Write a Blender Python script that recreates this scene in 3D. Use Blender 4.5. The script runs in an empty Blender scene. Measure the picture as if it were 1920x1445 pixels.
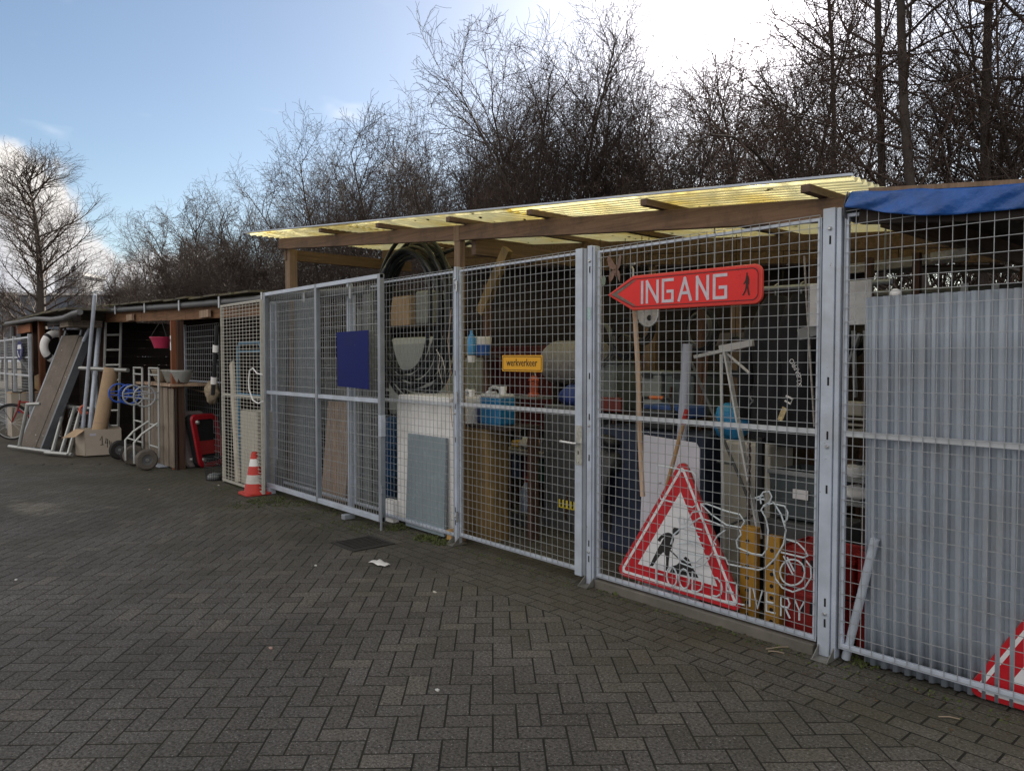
import bpy, math, random
import numpy as np
from mathutils import Vector, Matrix
random.seed(7); rng = np.random.default_rng(7)
R = math.radians
SC = bpy.context.scene
COL = SC.collection

# ------------------------------------------------------------------ camera
# world frame: X runs along the fence (right = +), Y goes into the sheds, Z up; fence plane is Y = 0
FPX, HZ, CAMH = 1390.0, 675.0, 1.58
PIT = math.atan((722.5 - HZ) / FPX); CP, SP = math.cos(PIT), math.sin(PIT)
TH = R(41.4)
EU = (math.sin(TH), -math.cos(TH)); EV = (math.cos(TH), math.sin(TH))
CAM = Vector((3.5135, -3.8174, CAMH))
def ray(px, py):
    a = (px - 960) / FPX; b = (722.5 - py) / FPX
    d = (a, CP + b * SP)
    return Vector((d[0]*EU[0] + d[1]*EU[1], d[0]*EV[0] + d[1]*EV[1], -SP + b * CP))
def P(px, py, Y=None, Z=None, X=None):
    d = ray(px, py)
    if Z is not None: t = (Z - CAM.z) / d.z
    elif X is not None: t = (X - CAM.x) / d.x
    else: t = (Y - CAM.y) / d.y
    return CAM + d * t
cam = bpy.data.cameras.new('camera'); camo = bpy.data.objects.new('camera', cam); COL.objects.link(camo)
camo.location = CAM; camo.rotation_euler = ray(960, 722.5).to_track_quat('-Z', 'Y').to_euler()
cam.sensor_fit = 'HORIZONTAL'; cam.sensor_width = 36; cam.lens = 36 * FPX / 1920
cam.clip_start = .05; cam.clip_end = 3000
SC.camera = camo
# ------------------------------------------------------------------ sky, sun, exposure
SUN = ray(1395, -25).normalized()
EL = math.asin(SUN.z); ROT = math.atan2(SUN.x, SUN.y)
SKY_STRENGTH, SUN_STRENGTH, EXPOSURE = .05, 5.0, 1.36
W = bpy.data.worlds.new('World'); SC.world = W; W.use_nodes = True
def build_world():
    nt = W.node_tree; nt.nodes.clear(); N = nt.nodes.new; L = nt.links.new
    out = N('ShaderNodeOutputWorld'); bg = N('ShaderNodeBackground'); bg.inputs[1].default_value = SKY_STRENGTH
    sky = N('ShaderNodeTexSky'); sky.sky_type = 'NISHITA'; sky.sun_disc = False
    sky.sun_elevation = EL; sky.sun_rotation = ROT; sky.altitude = 0
    sky.air_density = 1.0; sky.dust_density = .35; sky.ozone_density = 1.2
    tc = N('ShaderNodeTexCoord')
    def math_(op, a, b=None, clamp=False):
        n = N('ShaderNodeMath'); n.operation = op; n.use_clamp = clamp
        for i, v in enumerate((a, b)):
            if v is None: continue
            if isinstance(v, (int, float)): n.inputs[i].default_value = v
            else: L(v, n.inputs[i])
        return n.outputs[0]
    def vdot(v):
        n = N('ShaderNodeVectorMath'); n.operation = 'DOT_PRODUCT'; L(tc.outputs['Generated'], n.inputs[0]); n.inputs[1].default_value = v
        return n.outputs['Value']
    sep = N('ShaderNodeSeparateXYZ'); L(tc.outputs['Generated'], sep.inputs[0]); z = sep.outputs[2]
    # cumulus heaps in view, then unseen ones added behind to lift the shade
    heaps = [(ray(-120, 470), .165), (ray(-25, 500), .12), (ray(75, 560), .10), (ray(-420, 460), .21), (ray(360, 650), .14), (ray(520, 650), .12), (ray(800, 670), .12)]
    rr = random.Random(11)
    for k in range(16):
        az = R(62 + (k % 8) * 33.5 + rr.uniform(-7, 7)); el = rr.uniform(.05, .25) if k < 8 else rr.uniform(.5, 1.1)
        f_ = ray(960, 675); base = math.atan2(f_.x, f_.y)
        heaps.append((Vector((math.sin(base + az), math.cos(base + az), el)), rr.uniform(.32, .55)))
    m = None
    for c, r in heaps:
        c = c.normalized()
        n = N('ShaderNodeVectorMath'); n.operation = 'DISTANCE'; L(tc.outputs['Generated'], n.inputs[0]); n.inputs[1].default_value = c
        v = math_('SUBTRACT', 1, math_('DIVIDE', n.outputs['Value'], r))
        m = v if m is None else math_('MAXIMUM', m, v)
    nz = N('ShaderNodeTexNoise'); nz.inputs['Scale'].default_value = 9; nz.inputs['Detail'].default_value = 5; nz.inputs['Roughness'].default_value = .58
    L(tc.outputs['Generated'], nz.inputs['Vector'])
    d = math_('ADD', m, math_('MULTIPLY', math_('SUBTRACT', nz.outputs[0], .5), .75))
    mask = N('ShaderNodeMapRange'); mask.interpolation_type = 'SMOOTHSTEP'; L(d, mask.inputs[0])
    mask.inputs[1].default_value = .07; mask.inputs[2].default_value = .23
    nz2 = N('ShaderNodeTexNoise'); nz2.inputs['Scale'].default_value = 14; nz2.inputs['Detail'].default_value = 2
    L(tc.outputs['Generated'], nz2.inputs['Vector'])
    sh = N('ShaderNodeMapRange'); L(math_('ADD', math_('MULTIPLY', z, 2.2), math_('MULTIPLY', nz2.outputs[0], .8)), sh.inputs[0])
    sh.inputs[1].default_value = .40; sh.inputs[2].default_value = 1.05
    ccol = N('ShaderNodeMix'); ccol.data_type = 'RGBA'; L(sh.outputs[0], ccol.inputs[0])
    k = 1 / SKY_STRENGTH
    ccol.inputs[6].default_value = (.25*k, .26*k, .29*k, 1); ccol.inputs[7].default_value = (.46*k, .435*k, .405*k, 1)
    # thin high veil: wisps and forward scatter round the sun
    sd = math_('MAXIMUM', vdot(SUN), 0)
    g1 = math_('POWER', sd, 220); g2 = math_('POWER', sd, 30); g3 = math_('POWER', sd, 6)
    veil = math_('ADD', math_('ADD', math_('MULTIPLY', g1, 1.5*k), math_('MULTIPLY', g2, .16*k)), math_('MULTIPLY', g3, .05*k))
    vc = N('ShaderNodeVectorMath'); vc.operation = 'SCALE'; vc.inputs[0].default_value = (1.0, .91, .95); L(veil, vc.inputs['Scale'])
    mp = N('ShaderNodeMapping'); mp.inputs['Scale'].default_value = (5, 5, 12); L(tc.outputs['Generated'], mp.inputs[0])
    nw = N('ShaderNodeTexNoise'); nw.inputs['Scale'].default_value = 1.6; nw.inputs['Detail'].default_value = 3; L(mp.outputs[0], nw.inputs['Vector'])
    wm = N('ShaderNodeMapRange'); wm.interpolation_type = 'SMOOTHSTEP'; L(nw.outputs[0], wm.inputs[0]); wm.inputs[1].default_value = .60; wm.inputs[2].default_value = .85; wm.inputs[4].default_value = .5
    wis = N('ShaderNodeMix'); wis.data_type = 'RGBA'; L(wm.outputs[0], wis.inputs[0]); L(sky.outputs[0], wis.inputs[6]); wis.inputs[7].default_value = (.5*k, .5*k, .52*k, 1)
    mix = N('ShaderNodeMix'); mix.data_type = 'RGBA'; L(mask.outputs[0], mix.inputs[0]); L(wis.outputs[2], mix.inputs[6]); L(ccol.outputs[2], mix.inputs[7])
    add = N('ShaderNodeVectorMath'); add.operation = 'ADD'; L(mix.outputs[2], add.inputs[0]); L(vc.outputs[0], add.inputs[1])
    L(add.outputs[0], bg.inputs[0]); L(bg.outputs[0], out.inputs[0])
build_world()
W.cycles.sampling_method = 'MANUAL'; W.cycles.sample_map_resolution = 512
sl = bpy.data.lights.new('sun', 'SUN'); sl.energy = SUN_STRENGTH; sl.angle = R(.6); sl.color = (1, .92, .8)
slo = bpy.data.objects.new('sun', sl); COL.objects.link(slo); slo.location = (0, 6, 14)
slo.rotation_euler = SUN.to_track_quat('Z', 'Y').to_euler()
SC.view_settings.view_transform = 'Standard'; SC.view_settings.look = 'None'; SC.view_settings.gamma = 1
SC.view_settings.exposure = EXPOSURE; SC.view_settings.use_curve_mapping = False
SC.render.engine = 'CYCLES'; SC.cycles.max_bounces = 6; SC.cycles.debug_use_spatial_splits = True; SC.cycles.diffuse_bounces = 3; SC.cycles.glossy_bounces = 3; SC.cycles.transparent_max_bounces = 12
SC.cycles.sample_clamp_indirect = 6

# ------------------------------------------------------------------ materials
MATS = {}
def mat(name, col, rough=.6, metal=0., var=.25, scale=6., bump=0., bscale=80., stretch=None, dirt=None, dirt_amt=.4, spec=.4, rand=0., trans=0., alpha=1., speck=None):
    if name in MATS: return MATS[name]
    m = bpy.data.materials.new(name); m.use_nodes = True; nt = m.node_tree; N = nt.nodes.new; L = nt.links.new
    b = nt.nodes['Principled BSDF']
    b.inputs['Roughness'].default_value = rough; b.inputs['Metallic'].default_value = metal
    b.inputs['Specular IOR Level'].default_value = spec; b.inputs['Transmission Weight'].default_value = trans; b.inputs['Alpha'].default_value = alpha
    tc = N('ShaderNodeTexCoord'); v = tc.outputs['Object']
    if stretch:
        mp = N('ShaderNodeMapping'); mp.inputs['Scale'].default_value = stretch; L(v, mp.inputs[0]); v = mp.outputs[0]
    n = N('ShaderNodeTexNoise'); n.inputs['Scale'].default_value = scale; n.inputs['Detail'].default_value = 8; n.inputs['Roughness'].default_value = .62; L(v, n.inputs['Vector'])
    mr = N('ShaderNodeMapRange'); L(n.outputs[0], mr.inputs[0]); mr.inputs[1].default_value = .25; mr.inputs[2].default_value = .75
    mr.inputs[3].default_value = 1 - var; mr.inputs[4].default_value = 1 + var
    sc = N('ShaderNodeVectorMath'); sc.operation = 'SCALE'; sc.inputs[0].default_value = col[:3]; L(mr.outputs[0], sc.inputs['Scale'])
    c = sc.outputs[0]
    if rand:
        oi = N('ShaderNodeObjectInfo'); r2 = N('ShaderNodeMapRange'); L(oi.outputs['Random'], r2.inputs[0]); r2.inputs[3].default_value = 1 - rand; r2.inputs[4].default_value = 1 + rand
        s2 = N('ShaderNodeVectorMath'); s2.operation = 'SCALE'; L(c, s2.inputs[0]); L(r2.outputs[0], s2.inputs['Scale']); c = s2.outputs[0]
    if dirt:
        n2 = N('ShaderNodeTexNoise'); n2.inputs['Scale'].default_value = 3.1; n2.inputs['Detail'].default_value = 9; n2.inputs['Roughness'].default_value = .7; L(tc.outputs['Object'], n2.inputs['Vector'])
        m2 = N('ShaderNodeMapRange'); L(n2.outputs[0], m2.inputs[0]); m2.inputs[1].default_value = .48; m2.inputs[2].default_value = .68; m2.inputs[4].default_value = dirt_amt
        mx = N('ShaderNodeMix'); mx.data_type = 'RGBA'; L(m2.outputs[0], mx.inputs[0]); L(c, mx.inputs[6]); mx.inputs[7].default_value = (*dirt, 1); c = mx.outputs[2]
    if speck:
        n3 = N('ShaderNodeTexNoise'); n3.inputs['Scale'].default_value = speck[0]; n3.inputs['Detail'].default_value = 2; L(tc.outputs['Object'], n3.inputs['Vector'])
        m3 = N('ShaderNodeMapRange'); L(n3.outputs[0], m3.inputs[0]); m3.inputs[1].default_value = speck[1]; m3.inputs[2].default_value = speck[1] + .05
        mx = N('ShaderNodeMix'); mx.data_type = 'RGBA'; L(m3.outputs[0], mx.inputs[0]); L(c, mx.inputs[6]); mx.inputs[7].default_value = (*speck[2], 1); c = mx.outputs[2]
    L(c, b.inputs['Base Color'])
    rr = N('ShaderNodeMapRange'); L(n.outputs[0], rr.inputs[0]); rr.inputs[3].default_value = max(.02, rough - .12); rr.inputs[4].default_value = min(1, rough + .12); L(rr.outputs[0], b.inputs['Roughness'])
    if bump:
        nb = N('ShaderNodeTexNoise'); nb.inputs['Scale'].default_value = bscale; nb.inputs['Detail'].default_value = 5; L(v, nb.inputs['Vector'])
        bp = N('ShaderNodeBump'); bp.inputs['Strength'].default_value = bump; bp.inputs['Distance'].default_value = .01; L(nb.outputs[0], bp.inputs['Height']); L(bp.outputs[0], b.inputs['Normal'])
    MATS[name] = m; return m
def wood(name, col, axis='x', **k):
    s = {'x': (.6, 14, 14), 'y': (14, .6, 14), 'z': (14, 14, .6)}[axis]
    return mat(name, col, rough=.8, var=.45, scale=2.4, bump=.35, bscale=5, stretch=s, **k)
GALV = mat('galvanised', (.49, .55, .65), .45, .25, .18, 5, .05, 60, dirt=(.30, .29, .26), dirt_amt=.25)
GALV_L = mat('galvanised_light', (.50, .53, .57), .45, .35, .15, 9)
GALV_D = mat('galvanised_dull', (.30, .33, .37), .5, .5, .2, 5)
WIRE = mat('wire_galvanised', (.33, .35, .37), .42, .3, .2, 20)
WIRE_W = mat('wire_warm_lit', (.56, .55, .50), .5, .25, .15, 20)  # galvanised wire with the warm light on the screen put into its colour
POSTB = mat('post_grime', (.48, .54, .64), .5, .25, .2, 4, .08, 40, dirt=(.30, .29, .25), dirt_amt=.4, speck=(38, .735, (.22, .15, .10)))
BLACK = mat('black_plastic', (.016, .017, .019), .45, 0, .3)
DARKHOLE = mat('slot_dark', (.012, .012, .014), .8)
W_BEAM = wood('wood_beam', (.17, .105, .072), 'x', dirt=(.06, .045, .038), dirt_amt=.7)
W_RAFT = wood('wood_rafter', (.13, .085, .06), 'y')
W_POST = wood('wood_post', (.22, .15, .10), 'z', dirt=(.12, .09, .07), dirt_amt=.5)
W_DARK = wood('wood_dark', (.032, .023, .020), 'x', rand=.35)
W_DARKZ = wood('wood_dark_upright', (.085, .045, .030), 'z', rand=.3)
W_GREY = wood('wood_grey_plank', (.23, .19, .15), 'z', rand=.25, dirt=(.12, .1, .08), dirt_amt=.5)
W_RED = wood('wood_red_and_lit_face', (.20, .075, .035), 'z')
W_FASC = wood('wood_fascia', (.20, .105, .055), 'x', dirt=(.06, .04, .03), dirt_amt=.6)
W_PALE = wood('wood_pale_handle', (.50, .36, .26), 'z')
W_TRUNK = wood('wood_post_yellow', (.19, .125, .045), 'z', dirt=(.06, .045, .02), dirt_amt=.6)
W_BOARD = wood('wood_board_brown', (.34, .24, .17), 'z')
DECK = mat('deck_ply', (.15, .125, .105), .75, 0, .3, 5, .2, 60, speck=(26, .70, (.55, .54, .52)))
RUB = mat('rubber', (.022, .021, .02), .75, 0, .3, 20)
RUBG = mat('rubber_grey', (.12, .105, .09), .8, 0, .3, 20)
CARD = mat('cardboard', (.42, .30, .19), .85, 0, .12, 5, .05, 90)
CARDG = mat('cardboard_grey', (.40, .35, .29), .85, 0, .1, 4, .05, 90)
WHITE = mat('white_plastic', (.80, .80, .80), .45, 0, .06, 4)
WHITE_D = mat('white_dirty', (.84, .84, .84), .5, 0, .1, 4, dirt=(.36, .33, .27), dirt_amt=.4)
CREAM = mat('cream_plastic', (.46, .44, .38), .5, 0, .1, 4)
RED = mat('red_plastic', (.28, .018, .016), .5, 0, .2, 6)
REDS = mat('red_sign', (.72, .014, .010), .3, 0, .14, 6, dirt=(.5, .02, .015), dirt_amt=.5)
REDR = mat('red_sign_rim', (.62, .05, .035), .4, 0, .12, 12)
CONE = mat('cone_red', (.52, .045, .035), .55, 0, .2, 8, dirt=(.2, .06, .05), dirt_amt=.4)
BLUE = mat('blue_plastic', (.03, .12, .42), .4, 0, .2)
BLUES = mat('blue_sign', (.004, .012, .12), .55, 0, .25, 3, spec=.15, speck=(30, .75, (.12, .15, .25)))
GREYP = mat('grey_plastic', (.24, .26, .27), .5, 0, .15, 4)
GREYD = mat('grey_dark', (.10, .105, .11), .55, 0, .25, 5)
YEL = mat('yellow_sign', (.72, .36, .012), .4, 0, .06, 5)
YELP = mat('yellow_paint', (.36, .19, .025), .5, 0, .3, 8, dirt=(.16, .07, .02), dirt_amt=.6)
YPLATE = mat('yellow_plate', (.62, .5, .04), .4, 0, .1)
INK = mat('ink_black', (.015, .015, .015), .6)
TAPE = mat('silver_tape', (.55, .50, .56), .4, .2, .15, 30)
SIGNW = mat('sign_white', (.74, .75, .78), .4, 0, .05, 4)
PINK = mat('pink_plastic', (.42, .03, .09), .45, 0, .1)
HOSE = mat('hose_black', (.022, .026, .03), .32, 0, .2)
BARK = mat('bark', (.055, .045, .040), .85, 0, .35, 8, .4, 30)
BARK2 = mat('bark_twig', (.055, .040, .034), .85, 0, .3, 3)
BARK3 = mat('bark_twig_rust', (.070, .045, .035), .85, 0, .3, 3)
MOSS = mat('moss', (.065, .085, .022), .95, 0, .4, 9)
ROOFF = mat('roof_felt', (.10, .092, .07), .9, 0, .4, 5, .4, 60, dirt=(.16, .14, .06), dirt_amt=.7)
GLASSG = mat('glass_grey', (.24, .30, .34), .25, 0, .1, 5)
CLEAR = mat('clear_tube', (.58, .65, .70), .15, 0, .05, 4)
JERRY = mat('jerry_clear', (.62, .64, .66), .4, 0, .08, 4, trans=.25)
FLUID = mat('fluid_blue', (.015, .15, .33), .3, 0, .12, 4)
FLUIDP = mat('fluid_pink', (.5, .05, .14), .3, 0, .12, 4)
CLOTH = mat('cloth_black', (.014, .015, .02), .85, 0, .4, 8, .3, 40)
CORR = mat('corrugated_grey', (.33, .38, .45), .5, .2, .16, 3, .04, 50, stretch=(1.5, 1.5, .6), dirt=(.26, .235, .20), dirt_amt=.4)
BRASS = mat('brass_old', (.16, .10, .075), .4, .6, .4, 30)
STEELB = mat('steel_bright', (.55, .56, .57), .28, .85, .15, 12)
BRICKD = mat('wall_dark', (.03, .028, .028), .9, 0, .4, 3)

def tarp_mat():
    m = mat('tarp_blue', (.018, .095, .36), .36, 0, .3, 7, 1.0, 22, dirt=(.10, .16, .30), dirt_amt=.4); return m
TARP = tarp_mat()
def sheet_mat():
    m = bpy.data.materials.new('polycarbonate_yellow'); m.use_nodes = True; nt = m.node_tree; nt.nodes.clear(); N = nt.nodes.new; L = nt.links.new
    o = N('ShaderNodeOutputMaterial'); tr = N('ShaderNodeBsdfTranslucent'); df = N('ShaderNodeBsdfDiffuse'); gl = N('ShaderNodeBsdfGlossy'); gl.inputs['Roughness'].default_value = .25
    tc = N('ShaderNodeTexCoord'); n = N('ShaderNodeTexNoise'); n.inputs['Scale'].default_value = 2.2; n.inputs['Detail'].default_value = 8; L(tc.outputs['Object'], n.inputs['Vector'])
    mr = N('ShaderNodeMapRange'); L(n.outputs[0], mr.inputs[0]); mr.inputs[1].default_value = .45; mr.inputs[2].default_value = .75
    mx = N('ShaderNodeMix'); mx.data_type = 'RGBA'; L(mr.outputs[0], mx.inputs[0]); mx.inputs[6].default_value = (.95, .92, .70, 1); mx.inputs[7].default_value = (.90, .79, .40, 1)
    n4 = N('ShaderNodeTexNoise'); n4.inputs['Scale'].default_value = 9; n4.inputs['Detail'].default_value = 6; L(tc.outputs['Object'], n4.inputs['Vector'])
    m4 = N('ShaderNodeMapRange'); L(n4.outputs[0], m4.inputs[0]); m4.inputs[1].default_value = .66; m4.inputs[2].default_value = .70
    mx2 = N('ShaderNodeMix'); mx2.data_type = 'RGBA'; L(m4.outputs[0], mx2.inputs[0]); L(mx.outputs[2], mx2.inputs[6]); mx2.inputs[7].default_value = (.06, .05, .02, 1)
    L(mx2.outputs[2], tr.inputs[0]); L(mx2.outputs[2], df.inputs[0])
    a = N('ShaderNodeMixShader'); a.inputs[0].default_value = .06; L(tr.outputs[0], a.inputs[1]); L(df.outputs[0], a.inputs[2])
    b = N('ShaderNodeMixShader'); b.inputs[0].default_value = .12; L(a.outputs[0], b.inputs[1]); L(gl.outputs[0], b.inputs[2])
    tp = N('ShaderNodeBsdfTransparent'); L(mx2.outputs[2], tp.inputs[0]); c_ = N('ShaderNodeMixShader'); c_.inputs[0].default_value = .35; L(b.outputs[0], c_.inputs[1]); L(tp.outputs[0], c_.inputs[2])
    L(c_.outputs[0], o.inputs[0]); return m
POLY = sheet_mat()

# ------------------------------------------------------------------ mesh helpers
ORG = {}
class MB:
    def __init__(s): s.v = []; s.f = []
    def add(s, vs, fs):
        o = len(s.v); s.v += [tuple(v) for v in vs]; s.f += [tuple(i + o for i in f) for f in fs]; return s
    def box(s, c, d, M=None):
        c = Vector(c); hx, hy, hz = d[0]/2, d[1]/2, d[2]/2
        vs = [Vector((x, y, z)) for z in (-hz, hz) for y in (-hy, hy) for x in (-hx, hx)]
        if M: vs = [M @ v for v in vs]
        return s.add([v + c for v in vs], [(0,2,3,1), (4,5,7,6), (0,1,5,4), (2,6,7,3), (0,4,6,2), (1,3,7,5)])
    def bb(s, a, b):
        return s.box([(a[i]+b[i])/2 for i in range(3)], [abs(b[i]-a[i]) for i in range(3)])
    def beam(s, p, q, w, h, up=(0, 0, 1)):
        p, q = Vector(p), Vector(q); d = q - p; l = d.length; d.normalize(); u = Vector(up)
        r = d.cross(u); r = r.normalized() if r.length > 1e-4 else Vector((1, 0, 0)); u = r.cross(d)
        return s.box((p+q)/2, (l, w, h), Matrix((d, r, u)).transposed())
    def tube(s, pts, r, n=8, closed=False):
        pts = [Vector(p) for p in pts]; m = len(pts); rs = r if isinstance(r, (list, tuple)) else [r]*m
        prev = None; vs = []
        for i, p in enumerate(pts):
            if closed: t = pts[(i+1) % m] - pts[i-1]
            else: t = pts[min(i+1, m-1)] - pts[max(i-1, 0)]
            t.normalize()
            if prev is None:
                a = Vector((0, 0, 1)) if abs(t.z) < .9 else Vector((1, 0, 0)); prev = (a - t*a.dot(t)).normalized()
            else: prev = (prev - t*prev.dot(t)).normalized()
            b = t.cross(prev)
            vs += [p + (prev*math.cos(2*math.pi*k/n) + b*math.sin(2*math.pi*k/n))*rs[i] for k in range(n)]
        fs = []
        for i in range(m if closed else m-1):
            j = (i+1) % m
            fs += [(i*n+k, i*n+(k+1) % n, j*n+(k+1) % n, j*n+k) for k in range(n)]
        if not closed: fs += [tuple(range(n))[::-1], tuple((m-1)*n+k for k in range(n))]
        return s.add(vs, fs)
    def lathe(s, prof, c=(0, 0, 0), n=20, M=None, cap=True):
        c = Vector(c); vs = []
        for r, z in prof:
            for k in range(n):
                v = Vector((r*math.cos(2*math.pi*k/n), r*math.sin(2*math.pi*k/n), z)); vs.append((M @ v if M else v) + c)
        m = len(prof); fs = [(i*n+k, i*n+(k+1) % n, (i+1)*n+(k+1) % n, (i+1)*n+k) for i in range(m-1) for k in range(n)]
        if cap: fs += [tuple(range(n))[::-1], tuple((m-1)*n+k for k in range(n))]
        return s.add(vs, fs)
    def prism(s, poly, t, fn):
        # fn(a, b, depth) -> point ; polygon in (a, b)
        n = len(poly); vs = [fn(a, b, 0) for a, b in poly] + [fn(a, b, t) for a, b in poly]
        return s.add(vs, [tuple(range(n))[::-1], tuple(range(n, 2*n))] + [(i, (i+1) % n, n+(i+1) % n, n+i) for i in range(n)])
    def grid(s, nu, nv, fn, closed_u=False):
        vs = [fn(i/(nu-1 if not closed_u else nu), j/(nv-1)) for j in range(nv) for i in range(nu)]
        fs = []
        for j in range(nv-1):
            for i in range(nu if closed_u else nu-1):
                k = (i+1) % nu; fs.append((j*nu+i, j*nu+k, (j+1)*nu+k, (j+1)*nu+i))
        return s.add(vs, fs)
    def mesh(s, name, off=(0, 0, 0)):
        me = bpy.data.meshes.new(name); ox, oy, oz = off
        me.from_pydata([(x-ox, y-oy, z-oz) for x, y, z in s.v], [], s.f); me.update(); return me
    def build(s, name, m, parent=None, label=None, cat=None, group=None, kind=None, smooth=False, bevel=0, solid=0, local=False):
        off = (0, 0, 0)
        if parent is not None and not local: off = ORG.get(parent.name, (0, 0, 0))
        base = (0, 0, 0)
        if parent is None and s.v and not local:
            xs = list(zip(*s.v)); base = ((min(xs[0])+max(xs[0]))/2, (min(xs[1])+max(xs[1]))/2, min(xs[2])); off = base
        me = s.mesh(name, off); o = bpy.data.objects.new(name, me); COL.objects.link(o)
        o.location = base
        if m: me.materials.append(m)
        if parent is not None: o.parent = parent
        ORG[o.name] = off
        if smooth:
            for p in me.polygons: p.use_smooth = True
            if smooth != 'all':
                try: me.set_sharp_from_angle(angle=R(40))
                except Exception: pass
        if solid:
            md = o.modifiers.new('s', 'SOLIDIFY'); md.thickness = solid; md.offset = 0
        if bevel:
            md = o.modifiers.new('b', 'BEVEL'); md.width = bevel; md.segments = 2; md.limit_method = 'ANGLE'
        tag(o, label, cat, group, kind); return o
def tag(o, label=None, cat=None, group=None, kind=None):
    for k, v in (('label', label), ('category', cat), ('group', group), ('kind', kind)):
        if v: o[k] = v
    return o
def thing(name, loc, label, cat, group=None, rz=0):
    o = bpy.data.objects.new(name, None); COL.objects.link(o); o.location = loc; o.rotation_euler = (0, 0, rz); o.empty_display_size = .1
    ORG[o.name] = tuple(loc); tag(o, label, cat, group); return o
def copy_tree(o, parent=None):
    c = o.copy(); COL.objects.link(c); c.parent = parent
    for ch in list(o.children): copy_tree(ch, c)
    return c
def arc(cx, cz, r, a0, a1, n, fn):
    return [fn(cx + r*math.cos(R(a0+(a1-a0)*i/(n-1))), cz + r*math.sin(R(a0+(a1-a0)*i/(n-1)))) for i in range(n)]
def rrect(w, h, r, n=5):
    pts = []
    for cx, cy, a in ((w/2-r, h/2-r, 0), (-w/2+r, h/2-r, 90), (-w/2+r, -h/2+r, 180), (w/2-r, -h/2+r, 270)):
        pts += [(cx + r*math.cos(R(a+90*i/n)), cy + r*math.sin(R(a+90*i/n))) for i in range(n+1)]
    return pts
def text_mb(txt, fn, size, depth):
    cu = bpy.data.curves.new('t', 'FONT'); cu.body = txt; cu.size = size; cu.align_x = 'CENTER'; cu.align_y = 'CENTER'; cu.extrude = depth; cu.resolution_u = 2
    ob = bpy.data.objects.new('t', cu); COL.objects.link(ob); bpy.context.view_layer.update()
    me = bpy.data.meshes.new_from_object(ob.evaluated_get(bpy.context.evaluated_depsgraph_get()))
    mb = MB(); mb.add([fn(v.co.x, v.co.y, v.co.z) for v in me.vertices], [tuple(p.vertices) for p in me.polygons])
    bpy.data.objects.remove(ob); bpy.data.curves.remove(cu); bpy.data.meshes.remove(me); return mb

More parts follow.
